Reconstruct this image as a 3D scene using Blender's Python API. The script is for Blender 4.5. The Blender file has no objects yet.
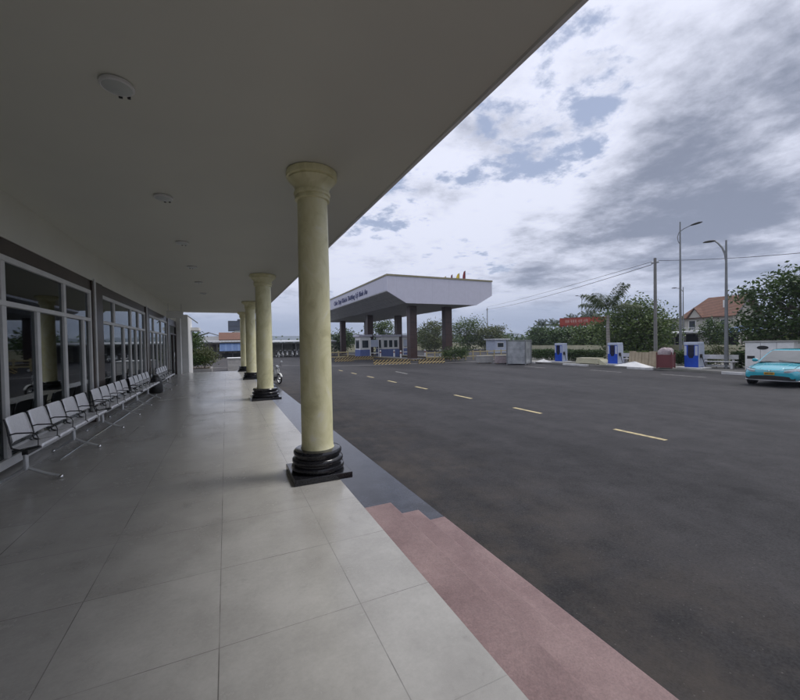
import bpy, bmesh, random, math
from math import sin, cos, pi, radians, atan2, sqrt
from mathutils import Vector, Matrix, noise

S = bpy.context.scene
COL = S.collection
R = random.Random(11)

# ------------------------------------------------------------------ materials
def _mat(name):
    m = bpy.data.materials.new(name); m.use_nodes = True
    nt = m.node_tree; b = nt.nodes['Principled BSDF']
    return m, nt, b

def N(nt, t, **kw):
    n = nt.nodes.new(t)
    for k, v in kw.items():
        if k in n.inputs: n.inputs[k].default_value = v
        else: setattr(n, k, v)
    return n

def c4(c): return (c[0], c[1], c[2], 1.0)

def pm(name, c1, c2=None, scale=3.0, rough=.6, metal=0.0, bump=0.0, bscale=40.0, detail=4.0, spec=.5, lo=.35, hi=.65, coord='Object', rvar=0.0, grain=None):
    m, nt, b = _mat(name); L = nt.links
    b.inputs['Roughness'].default_value = rough
    b.inputs['Metallic'].default_value = metal
    b.inputs['Specular IOR Level'].default_value = spec
    if c2 is None: c2 = tuple(x*.88 for x in c1)
    tc = N(nt, 'ShaderNodeTexCoord')
    nz = N(nt, 'ShaderNodeTexNoise', Scale=scale, Detail=detail, Roughness=.6)
    L.new(tc.outputs[coord], nz.inputs['Vector'])
    rp = N(nt, 'ShaderNodeValToRGB')
    rp.color_ramp.elements[0].position = lo; rp.color_ramp.elements[0].color = c4(c1)
    rp.color_ramp.elements[1].position = hi; rp.color_ramp.elements[1].color = c4(c2)
    L.new(nz.outputs['Fac'], rp.inputs['Fac'])
    colr = rp.outputs['Color']
    if grain:
        for gs, ga in grain:
            gn = N(nt, 'ShaderNodeTexNoise', Scale=gs, Detail=2.0, Roughness=.7); L.new(tc.outputs[coord], gn.inputs['Vector'])
            gm = N(nt, 'ShaderNodeMapRange'); gm.inputs['From Min'].default_value = .32; gm.inputs['From Max'].default_value = .68; gm.inputs['To Min'].default_value = 1-ga; gm.inputs['To Max'].default_value = 1+ga
            L.new(gn.outputs['Fac'], gm.inputs['Value'])
            vs = N(nt, 'ShaderNodeVectorMath', operation='SCALE'); L.new(colr, vs.inputs[0]); L.new(gm.outputs[0], vs.inputs['Scale']); colr = vs.outputs[0]
    L.new(colr, b.inputs['Base Color'])
    if rvar:
        mr = N(nt, 'ShaderNodeMapRange'); mr.inputs['To Min'].default_value = rough-rvar; mr.inputs['To Max'].default_value = rough+rvar
        L.new(nz.outputs['Fac'], mr.inputs['Value']); L.new(mr.outputs['Result'], b.inputs['Roughness'])
    if bump:
        n2 = N(nt, 'ShaderNodeTexNoise', Scale=bscale, Detail=4.0)
        L.new(tc.outputs[coord], n2.inputs['Vector'])
        bp = N(nt, 'ShaderNodeBump', Strength=bump, Distance=.01)
        L.new(n2.outputs['Fac'], bp.inputs['Height']); L.new(bp.outputs['Normal'], b.inputs['Normal'])
    return m

def mat_tiles():
    m, nt, b = _mat('porch_tiles'); L = nt.links
    tc = N(nt, 'ShaderNodeTexCoord'); sp = N(nt, 'ShaderNodeSeparateXYZ'); L.new(tc.outputs['Object'], sp.inputs[0])
    def M(op, a, bb=None, c=None):
        n = N(nt, 'ShaderNodeMath', operation=op)
        for i, x in enumerate((a, bb, c)):
            if x is None: continue
            if isinstance(x, (int, float)): n.inputs[i].default_value = x
            else: L.new(x, n.inputs[i])
        return n.outputs[0]
    u = M('DIVIDE', M('ADD', sp.outputs['X'], .072+8), .8)
    v = M('DIVIDE', M('SUBTRACT', sp.outputs['Y'], 3.054-40), .8)
    def edge(t):
        f = M('FRACT', t); return M('MINIMUM', f, M('SUBTRACT', 1.0, f))
    ex, ey = edge(u), edge(v)
    jx = M('LESS_THAN', ex, .0036); jy = M('LESS_THAN', ey, .0028)
    # per-tile random tone
    cb = N(nt, 'ShaderNodeCombineXYZ'); L.new(M('FLOOR', u), cb.inputs[0]); L.new(M('FLOOR', v), cb.inputs[1])
    wn = N(nt, 'ShaderNodeTexWhiteNoise'); L.new(cb.outputs[0], wn.inputs['Vector'])
    nz = N(nt, 'ShaderNodeTexNoise', Scale=2.3, Detail=7.0, Roughness=.65); L.new(tc.outputs['Object'], nz.inputs['Vector'])
    n2 = N(nt, 'ShaderNodeTexNoise', Scale=.55, Detail=4.0); L.new(tc.outputs['Object'], n2.inputs['Vector'])
    n3 = N(nt, 'ShaderNodeTexNoise', Scale=34.0, Detail=4.0, Roughness=.75); L.new(tc.outputs['Object'], n3.inputs['Vector'])
    rp = N(nt, 'ShaderNodeValToRGB'); e = rp.color_ramp.elements
    e[0].position = .3; e[0].color = (.33, .318, .298, 1); e[1].position = .62; e[1].color = (.52, .507, .478, 1)
    mx = M('MULTIPLY_ADD', nz.outputs['Fac'], .55, M('MULTIPLY', n2.outputs['Fac'], .45))
    mx = M('ADD', mx, M('MULTIPLY', M('SUBTRACT', wn.outputs['Value'], .5), .045))
    mx = M('ADD', mx, M('MULTIPLY', M('SUBTRACT', n3.outputs['Fac'], .5), .22))
    # scuffs: small dark patches
    n4 = N(nt, 'ShaderNodeTexNoise', Scale=5.5, Detail=8.0, Roughness=.75); L.new(tc.outputs['Object'], n4.inputs['Vector'])
    sc = N(nt, 'ShaderNodeMapRange'); sc.inputs['From Min'].default_value = .60; sc.inputs['From Max'].default_value = .74; L.new(n4.outputs['Fac'], sc.inputs['Value'])
    mx = M('SUBTRACT', mx, M('MULTIPLY', sc.outputs[0], .24))
    L.new(mx, rp.inputs['Fac'])
    jm = M('MAXIMUM', jx, jy)
    jn = N(nt, 'ShaderNodeTexNoise', Scale=.9, Detail=5.0, Roughness=.6); L.new(tc.outputs['Object'], jn.inputs['Vector'])
    jf = N(nt, 'ShaderNodeMapRange'); jf.inputs['From Min'].default_value = .36; jf.inputs['From Max'].default_value = .62; jf.inputs['To Min'].default_value = .12; jf.inputs['To Max'].default_value = .95; L.new(jn.outputs['Fac'], jf.inputs['Value'])
    mc = N(nt, 'ShaderNodeMix', data_type='RGBA'); L.new(M('MULTIPLY', jm, jf.outputs[0]), mc.inputs['Factor'])
    L.new(rp.outputs['Color'], mc.inputs['A']); mc.inputs['B'].default_value = (.09, .085, .08, 1)
    L.new(mc.outputs['Result'], b.inputs['Base Color'])
    mr = N(nt, 'ShaderNodeMapRange'); mr.inputs['From Min'].default_value = .3; mr.inputs['From Max'].default_value = .7
    mr.inputs['To Min'].default_value = .32; mr.inputs['To Max'].default_value = .17
    L.new(mx, mr.inputs['Value']); L.new(mr.outputs['Result'], b.inputs['Roughness'])
    bp = N(nt, 'ShaderNodeBump', Strength=.25, Distance=.003); L.new(M('SUBTRACT', 1.0, jm), bp.inputs['Height']); L.new(bp.outputs['Normal'], b.inputs['Normal'])
    return m

def mat_asphalt():
    m, nt, b = _mat('asphalt'); L = nt.links
    tc = N(nt, 'ShaderNodeTexCoord')
    mp = N(nt, 'ShaderNodeMapping'); mp.inputs['Scale'].default_value = (1, .28, 1); L.new(tc.outputs['Object'], mp.inputs['Vector'])
    a = N(nt, 'ShaderNodeTexNoise', Scale=.35, Detail=6.0, Roughness=.62); L.new(mp.outputs[0], a.inputs['Vector'])
    b2 = N(nt, 'ShaderNodeTexNoise', Scale=2.2, Detail=6.0, Roughness=.7); L.new(tc.outputs['Object'], b2.inputs['Vector'])
    g = N(nt, 'ShaderNodeTexNoise', Scale=42.0, Detail=4.0, Roughness=.8); L.new(tc.outputs['Object'], g.inputs['Vector'])
    def M(op, x, y):
        n = N(nt, 'ShaderNodeMath', operation=op)
        for i, q in enumerate((x, y)):
            if isinstance(q, (int, float)): n.inputs[i].default_value = q
            else: L.new(q, n.inputs[i])
        return n.outputs[0]
    f = M('ADD', M('MULTIPLY', a.outputs['Fac'], .36), M('ADD', M('MULTIPLY', b2.outputs['Fac'], .26), M('MULTIPLY', g.outputs['Fac'], .38)))
    rp = N(nt, 'ShaderNodeValToRGB'); e = rp.color_ramp.elements
    e[0].position = .40; e[0].color = (.013, .0125, .0135, 1); e[1].position = .59; e[1].color = (.058, .055, .057, 1)
    L.new(f, rp.inputs['Fac'])
    # brown dust along the foot of the steps (object X 0..3 m from the kerb)
    sp = N(nt, 'ShaderNodeSeparateXYZ'); L.new(tc.outputs['Object'], sp.inputs[0])
    d = N(nt, 'ShaderNodeMapRange'); d.inputs['From Min'].default_value = 2.4; d.inputs['From Max'].default_value = 5.2; d.inputs['To Min'].default_value = 1; d.inputs['To Max'].default_value = 0
    L.new(sp.outputs['X'], d.inputs['Value'])
    n5 = N(nt, 'ShaderNodeTexNoise', Scale=1.3, Detail=8.0, Roughness=.72); L.new(tc.outputs['Object'], n5.inputs['Vector'])
    st = N(nt, 'ShaderNodeMapRange'); st.inputs['From Min'].default_value = .42; st.inputs['From Max'].default_value = .68; L.new(n5.outputs['Fac'], st.inputs['Value'])
    mx = N(nt, 'ShaderNodeMix', data_type='RGBA'); L.new(M('MULTIPLY', M('MULTIPLY', d.outputs[0], st.outputs[0]), .85), mx.inputs['Factor'])
    L.new(rp.outputs['Color'], mx.inputs['A']); mx.inputs['B'].default_value = (.088, .073, .061, 1)
    # pale grit specks
    vo = N(nt, 'ShaderNodeTexVoronoi', Scale=13.0); L.new(tc.outputs['Object'], vo.inputs['Vector'])
    s2 = M('MULTIPLY', M('LESS_THAN', vo.outputs['Distance'], .075), .55)
    m2 = N(nt, 'ShaderNodeMix', data_type='RGBA'); L.new(s2, m2.inputs['Factor']); L.new(mx.outputs['Result'], m2.inputs['A']); m2.inputs['B'].default_value = (.16, .15, .14, 1)
    # oil drips, thin cracks and long tyre streaks
    oz = N(nt, 'ShaderNodeTexNoise', Scale=.55, Detail=5.0, Roughness=.6); L.new(tc.outputs['Object'], oz.inputs['Vector'])
    om = N(nt, 'ShaderNodeMapRange'); om.inputs['From Min'].default_value = .60; om.inputs['From Max'].default_value = .72; L.new(oz.outputs['Fac'], om.inputs['Value'])
    tm = N(nt, 'ShaderNodeMapping'); tm.inputs['Scale'].default_value = (2.6, .05, 1); tm.inputs['Rotation'].default_value = (0, 0, .05); L.new(tc.outputs['Object'], tm.inputs['Vector'])
    tn = N(nt, 'ShaderNodeTexNoise', Scale=1.0, Detail=3.0, Roughness=.5); L.new(tm.outputs[0], tn.inputs['Vector'])
    tk = N(nt, 'ShaderNodeMapRange'); tk.inputs['From Min'].default_value = .56; tk.inputs['From Max'].default_value = .70; L.new(tn.outputs['Fac'], tk.inputs['Value'])
    wz = N(nt, 'ShaderNodeTexNoise', Scale=.9, Detail=6.0); L.new(tc.outputs['Object'], wz.inputs['Vector'])
    wv = N(nt, 'ShaderNodeVectorMath', operation='ADD'); L.new(tc.outputs['Object'], wv.inputs[0]); L.new(wz.outputs['Color'], wv.inputs[1])
    cv = N(nt, 'ShaderNodeTexVoronoi', Scale=.16); cv.feature = 'DISTANCE_TO_EDGE'; L.new(wv.outputs[0], cv.inputs['Vector'])
    ck = M('MULTIPLY', M('LESS_THAN', cv.outputs['Distance'], .0009), .35)
    dk = M('MAXIMUM', ck, M('ADD', M('MULTIPLY', om.outputs[0], .42), M('MULTIPLY', tk.outputs[0], .22)))
    m3 = N(nt, 'ShaderNodeMix', data_type='RGBA'); L.new(dk, m3.inputs['Factor']); L.new(m2.outputs['Result'], m3.inputs['A']); m3.inputs['B'].default_value = (.017, .0165, .017, 1)
    L.new(m3.outputs['Result'], b.inputs['Base Color'])
    b.inputs['Roughness'].default_value = .72; b.inputs['Specular IOR Level'].default_value = .25
    bp = N(nt, 'ShaderNodeBump', Strength=.6, Distance=.012); L.new(g.outputs['Fac'], bp.inputs['Height']); L.new(bp.outputs['Normal'], b.inputs['Normal'])
    return m

def mat_leaf(name, c1, c2, trans=.25):
    m, nt, b = _mat(name); L = nt.links
    ge = N(nt, 'ShaderNodeNewGeometry')
    tc = N(nt, 'ShaderNodeTexCoord'); nz = N(nt, 'ShaderNodeTexNoise', Scale=.9, Detail=2.0); L.new(tc.outputs['Object'], nz.inputs['Vector'])
    ad = N(nt, 'ShaderNodeMath', operation='MULTIPLY_ADD'); L.new(ge.outputs['Random Per Island'], ad.inputs[0]); ad.inputs[1].default_value = .6
    ml = N(nt, 'ShaderNodeMath', operation='MULTIPLY'); L.new(nz.outputs['Fac'], ml.inputs[0]); ml.inputs[1].default_value = .4; L.new(ml.outputs[0], ad.inputs[2])
    rp = N(nt, 'ShaderNodeValToRGB'); e = rp.color_ramp.elements
    e[0].position = .1; e[0].color = c4(c1); e[1].position = .85; e[1].color = c4(c2)
    L.new(ad.outputs[0], rp.inputs['Fac']); L.new(rp.outputs['Color'], b.inputs['Base Color'])
    b.inputs['Roughness'].default_value = .45; b.inputs['Specular IOR Level'].default_value = .35
    tr = N(nt, 'ShaderNodeBsdfTranslucent'); L.new(rp.outputs['Color'], tr.inputs['Color'])
    mx = N(nt, 'ShaderNodeMixShader'); mx.inputs[0].default_value = trans
    L.new(b.outputs[0], mx.inputs[1]); L.new(tr.outputs[0], mx.inputs[2])
    L.new(mx.outputs[0], nt.nodes['Material Output'].inputs['Surface'])
    return m

def mat_glass(name, tint=(.42, .47, .47), rough=.02):
    m, nt, b = _mat(name); L = nt.links
    nt.nodes.remove(b)
    fr = N(nt, 'ShaderNodeFresnel', IOR=1.52)
    tr = N(nt, 'ShaderNodeBsdfTransparent'); tr.inputs['Color'].default_value = c4(tint)
    gl = N(nt, 'ShaderNodeBsdfGlossy', Roughness=rough); gl.inputs['Color'].default_value = (.9, .95, .97, 1)
    mu = N(nt, 'ShaderNodeMath', operation='MULTIPLY_ADD'); L.new(fr.outputs[0], mu.inputs[0]); mu.inputs[1].default_value = 1.0; mu.inputs[2].default_value = .0; mu.use_clamp = True
    mx = N(nt, 'ShaderNodeMixShader'); L.new(mu.outputs[0], mx.inputs[0]); L.new(tr.outputs[0], mx.inputs[1]); L.new(gl.outputs[0], mx.inputs[2])
    L.new(mx.outputs[0], nt.nodes['Material Output'].inputs['Surface'])
    return m

def mat_stripes(name, ca, cb, freq, axis=(1, 0, 1)):
    m, nt, b = _mat(name); L = nt.links
    tc = N(nt, 'ShaderNodeTexCoord')
    dp = N(nt, 'ShaderNodeVectorMath', operation='DOT_PRODUCT'); L.new(tc.outputs['Object'], dp.inputs[0]); dp.inputs[1].default_value = tuple(a*freq for a in axis)
    fr = N(nt, 'ShaderNodeMath', operation='FRACT'); L.new(dp.outputs['Value'], fr.inputs[0])
    gt = N(nt, 'ShaderNodeMath', operation='GREATER_THAN'); L.new(fr.outputs[0], gt.inputs[0]); gt.inputs[1].default_value = .40
    nz = N(nt, 'ShaderNodeTexNoise', Scale=6.0, Detail=5.0); L.new(tc.outputs['Object'], nz.inputs['Vector'])
    mx = N(nt, 'ShaderNodeMix', data_type='RGBA'); L.new(gt.outputs[0], mx.inputs['Factor']); mx.inputs['A'].default_value = c4(ca); mx.inputs['B'].default_value = c4(cb)
    mr = N(nt, 'ShaderNodeMapRange'); mr.inputs['From Min'].default_value = .3; mr.inputs['From Max'].default_value = .7; mr.inputs['To Min'].default_value = .75; mr.inputs['To Max'].default_value = 1.05; L.new(nz.outputs['Fac'], mr.inputs['Value'])
    vm = N(nt, 'ShaderNodeVectorMath', operation='SCALE'); L.new(mx.outputs['Result'], vm.inputs[0]); L.new(mr.outputs[0], vm.inputs['Scale'])
    L.new(vm.outputs[0], b.inputs['Base Color']); b.inputs['Roughness'].default_value = .7
    return m

def mat_marble(name):
    m, nt, b = _mat(name); L = nt.links
    tc = N(nt, 'ShaderNodeTexCoord')
    mp = N(nt, 'ShaderNodeMapping'); mp.inputs['Rotation'].default_value = (.5, .4, .2); mp.inputs['Scale'].default_value = (1, 1, .55)
    oi = N(nt, 'ShaderNodeObjectInfo'); oa = N(nt, 'ShaderNodeVectorMath', operation='MULTIPLY_ADD'); L.new(oi.outputs['Location'], oa.inputs[0]); oa.inputs[1].default_value = (.7, .7, .7); L.new(tc.outputs['Object'], oa.inputs[2]); L.new(oa.outputs[0], mp.inputs['Vector'])
    w = N(nt, 'ShaderNodeTexNoise', Scale=4.2, Detail=9.0, Roughness=.68, Distortion=1.0); L.new(mp.outputs[0], w.inputs['Vector'])
    rp = N(nt, 'ShaderNodeValToRGB'); e = rp.color_ramp.elements
    e[0].position = .36; e[0].color = (.66, .62, .35, 1); e[1].position = .58; e[1].color = (.83, .79, .51, 1)
    x = rp.color_ramp.elements.new(.47); x.color = (.77, .73, .44, 1)
    x = rp.color_ramp.elements.new(.66); x.color = (.84, .81, .62, 1)
    L.new(w.outputs['Fac'], rp.inputs['Fac']); L.new(rp.outputs['Color'], b.inputs['Base Color'])
    b.inputs['Roughness'].default_value = .42
    bp = N(nt, 'ShaderNodeBump', Strength=.3, Distance=.012); L.new(w.outputs['Fac'], bp.inputs['Height']); L.new(bp.outputs['Normal'], b.inputs['Normal'])
    return m

def mat_rows(name, ca, cb, freq, axis=(0, 0, 1), width=.06, rough=.6, var=(.72, 1.08)):
    """plain surface with thin lines (planks, tiles, roof ribs)"""
    m, nt, b = _mat(name); L = nt.links
    tc = N(nt, 'ShaderNodeTexCoord')
    dp = N(nt, 'ShaderNodeVectorMath', operation='DOT_PRODUCT'); L.new(tc.outputs['Object'], dp.inputs[0]); dp.inputs[1].default_value = tuple(a*freq for a in axis)
    fr = N(nt, 'ShaderNodeMath', operation='FRACT'); L.new(dp.outputs['Value'], fr.inputs[0])
    gt = N(nt, 'ShaderNodeMath', operation='LESS_THAN'); L.new(fr.outputs[0], gt.inputs[0]); gt.inputs[1].default_value = width
    nz = N(nt, 'ShaderNodeTexNoise', Scale=2.5, Detail=6.0, Roughness=.65); L.new(tc.outputs['Object'], nz.inputs['Vector'])
    r2 = N(nt, 'ShaderNodeMapRange'); r2.inputs['From Min'].default_value = .3; r2.inputs['From Max'].default_value = .7; r2.inputs['To Min'].default_value = var[0]; r2.inputs['To Max'].default_value = var[1]; L.new(nz.outputs['Fac'], r2.inputs['Value'])
    mx = N(nt, 'ShaderNodeMix', data_type='RGBA'); L.new(gt.outputs[0], mx.inputs['Factor']); mx.inputs['A'].default_value = c4(ca); mx.inputs['B'].default_value = c4(cb)
    vm = N(nt, 'ShaderNodeVectorMath', operation='SCALE'); L.new(mx.outputs['Result'], vm.inputs[0]); L.new(r2.outputs[0], vm.inputs['Scale'])
    L.new(vm.outputs[0], b.inputs['Base Color']); b.inputs['Roughness'].default_value = rough
    return m

M = {}
M['tiles'] = mat_tiles()
M['asphalt'] = mat_asphalt()
M['ceiling'] = pm('ceiling_paint', (.685, .685, .60), (.66, .66, .58), .8, .7, bump=.06, bscale=18)
M['wallpaint'] = pm('wall_paint', (.70, .695, .615), (.66, .655, .58), 1.2, .65, bump=.06)
M['white'] = pm('white_paint', (.78, .78, .76), (.70, .70, .68), 2.0, .55, bump=.05)
M['brown'] = pm('brown_cladding', (.050, .036, .030), (.065, .048, .040), 5, .35)
M['alu'] = pm('aluminium_frame', (.74, .74, .73), (.66, .66, .65), 4, .4)
M['glass'] = mat_glass('window_glass', (.20, .23, .23))
M['marble'] = mat_marble('cream_marble')
M['black'] = pm('black_granite', (.010, .010, .012), (.020, .020, .024), 60, .14, spec=.5)
M['granite'] = pm('dark_granite', (.020, .022, .031), (.055, .060, .080), 1.8, .16, bump=.03, rvar=.1, detail=8, grain=((50, .2),), spec=.32)
M['pink'] = pm('pink_granite', (.205, .128, .125), (.31, .212, .203), 1.8, .5, bump=.3, bscale=90, detail=9, lo=.34, hi=.66, grain=((70, .13), (23, .07)))
M['concrete'] = pm('concrete', (.36, .355, .34), (.27, .265, .255), 1.5, .85, bump=.2, detail=7, grain=((30, .15),))
M['whiteconc'] = pm('white_kerb_paint', (.66, .66, .65), (.48, .48, .47), 3, .75, bump=.15, detail=7)
M['steel'] = pm('brushed_steel', (.92, .92, .94), (.84, .84, .86), 30, .34, .2, bump=.12, bscale=260)
M['chrome'] = pm('chrome', (.72, .72, .72), (.66, .66, .66), 5, .12, 1.0)
M['blackplastic'] = pm('black_plastic', (.018, .018, .019), (.03, .03, .031), 8, .38)
M['rubber'] = pm('rubber', (.016, .016, .016), (.03, .03, .03), 20, .8)
M['lampglass'] = pm('lamp_diffuser', (.55, .58, .55), (.50, .53, .5), 4, .35)
M['galv'] = pm('galvanised', (.50, .52, .54), (.30, .32, .34), 1.6, .38, .45, detail=6)
M['polegrey'] = pm('grey_pole_paint', (.22, .23, .235), (.17, .18, .185), 2, .5, .2)
M['poleconc'] = pm('pole_concrete', (.23, .225, .215), (.17, .165, .16), 1.5, .85, bump=.2)
M['columnbrown'] = mat_rows('brown_tiled_column', (.075, .042, .036), (.03, .02, .018), .62, (0, 0, 1), .025, .4)
M['gatewhite'] = mat_rows('white_gate_panel', (.56, .555, .64), (.44, .44, .51), .42, (1, 1, 0), .010, .5, (.94, 1.02))
M['gatetrim'] = pm('gate_top_trim', (.30, .27, .16), (.22, .2, .13), 2, .6)
M['soffit'] = mat_rows('gate_soffit', (.42, .42, .42), (.3, .3, .3), 1.4, (1, 0, 0), .05, .6)
M['navy'] = pm('navy_letter_paint', (.07, .08, .18), (.08, .09, .2), 5, .5)
M['hazard'] = mat_stripes('yellow_black_stripes', (.42, .31, .12), (.035, .032, .03), 2.7, (1, 1, 1))
M['blue'] = pm('blue_charger_paint', (.012, .075, .50), (.010, .06, .42), 3, .32)
M['bluelight'] = pm('light_blue_grey_panel', (.50, .55, .66), (.42, .47, .58), 3, .4)
M['screen'] = pm('dark_screen', (.006, .008, .03), (.01, .012, .04), 3, .1, spec=.7)
M['boothblue'] = pm('booth_blue_panel', (.12, .16, .36), (.10, .14, .32), 2, .5)
M['cream'] = pm('cream_slab', (.55, .53, .38), (.46, .44, .31), 2, .8, bump=.1)
M['plywood'] = mat_rows('tan_boards', (.40, .335, .235), (.24, .19, .13), 2.1, (0, 1, 0), .06, .8)
M['redcage'] = mat_rows('red_mesh_crate', (.22, .055, .06), (.08, .03, .03), 9.0, (0, .7, 1), .35, .7)
M['plasticclear'] = pm('pale_sacking', (.42, .36, .36), (.30, .24, .25), 7, .5, detail=6)
M['terracotta'] = mat_rows('terracotta_roof', (.20, .098, .062), (.125, .06, .042), 1.6, (0, .2, 1), .22, .8)
M['tin'] = mat_rows('tin_roof', (.40, .41, .42), (.30, .31, .32), 1.8, (1, 0, 0), .2, .55)
M['whitetin'] = mat_rows('white_tin_roof', (.62, .63, .64), (.5, .51, .52), 1.8, (0, 1, 0), .2, .55)
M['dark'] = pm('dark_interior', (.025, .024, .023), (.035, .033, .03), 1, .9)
M['housewall'] = pm('house_wall', (.50, .48, .42), (.42, .4, .35), .8, .8, detail=6)
M['windowdark'] = pm('dark_window_pane', (.03, .04, .05), (.05, .06, .07), .8, .12)
M['shedpost'] = pm('shed_post', (.16, .15, .14), (.12, .11, .10), 2, .8)
M['shedwall'] = mat_rows('shed_back_wall', (.30, .285, .245), (.14, .13, .11), .45, (1, 0, 0), .28, .85)
M['awning'] = mat_rows('blue_awning', (.07, .13, .27), (.11, .18, .33), .9, (1, 0, 0), .3, .6)
M['navyblock'] = mat_rows('slate_building', (.055, .068, .10), (.035, .042, .06), .3, (0, 0, 1), .3, .7)
M['redsign'] = mat_rows('red_sign_board', (.42, .065, .04), (.30, .045, .03), .8, (0, 0, 1), .12, .6)
M['paleletter'] = pm('pale_sign_paint', (.6, .42, .36), (.5, .32, .27), 2, .6)
M['soil'] = pm('soil', (.11, .085, .06), (.16, .13, .09), 2, .95, detail=6)
M['paving'] = pm('roadside_paving', (.24, .23, .21), (.15, .15, .13), .5, .9, detail=8)
M['land'] = pm('land', (.060, .068, .036), (.10, .095, .06), .05, .95, detail=8)
M['hill'] = pm('hill_forest', (.040, .055, .035), (.055, .07, .045), .006, 1.0, detail=8)
M['bark'] = pm('bark', (.13, .115, .095), (.085, .075, .062), 8, .9, bump=.3, bscale=20)
M['palmbark'] = mat_rows('palm_trunk', (.30, .28, .25), (.2, .185, .165), 4.0, (0, 0, 1), .2, .85)
M['palmshaft'] = pm('palm_crownshaft', (.10, .16, .05), (.08, .13, .04), 3, .5)
M['leafA'] = mat_leaf('leaf_dark', (.018, .040, .012), (.095, .15, .045))
M['leafB'] = mat_leaf('leaf_mid', (.026, .055, .015), (.15, .21, .06))
M['leafC'] = mat_leaf('leaf_olive', (.05, .068, .022), (.15, .17, .065))
M['leafP'] = mat_leaf('leaf_palm', (.03, .05, .018), (.085, .12, .04))
M['flower'] = mat_leaf('leaf_flowering', (.25, .26, .2), (.45, .45, .38))
M['cyan'] = pm('cyan_car_paint', (.025, .37, .47), (.025, .35, .44), 2, .22, spec=.6)
M['cyan'].node_tree.nodes['Principled BSDF'].inputs['Coat Weight'].default_value = 1.0
M['cyan'].node_tree.nodes['Principled BSDF'].inputs['Coat Roughness'].default_value = .06
M['carglass'] = pm('car_glass', (.07, .085, .09), (.10, .115, .12), 2, .04, spec=1.0)
M['headlight'] = pm('headlight_lens', (.65, .68, .7), (.5, .53, .56), 12, .08, .3)
M['silver'] = pm('silver_trim', (.60, .61, .62), (.55, .56, .57), 5, .3, .5)
M['plateyellow'] = pm('yellow_plate', (.62, .36, .03), (.52, .30, .03), 6, .5)
M['yellow'] = pm('yellow_cloth', (.65, .48, .04), (.55, .4, .03), 2, .8)
M['darkred'] = pm('dark_red_cloth', (.20, .012, .018), (.16, .01, .015), 2, .8)
M['line'] = pm('yellow_road_paint', (.60, .49, .26), (.20, .175, .12), 9, .75, detail=10, lo=.46, hi=.74)
M['lineworn'] = pm('worn_road_paint', (.40, .39, .36), (.12, .115, .11), 5, .8, detail=9)
M['interior'] = pm('interior_wall', (.34, .33, .31), (.3, .29, .27), 1, .8)
M['lighttile'] = mat_rows('pale_tiled_block', (.52, .50, .47), (.36, .35, .33), 3.0, (0, 0, 1), .07, .5)
M['yellowrail'] = pm('yellow_rail_paint', (.48, .40, .20), (.40, .33, .17), 4, .6)

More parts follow.
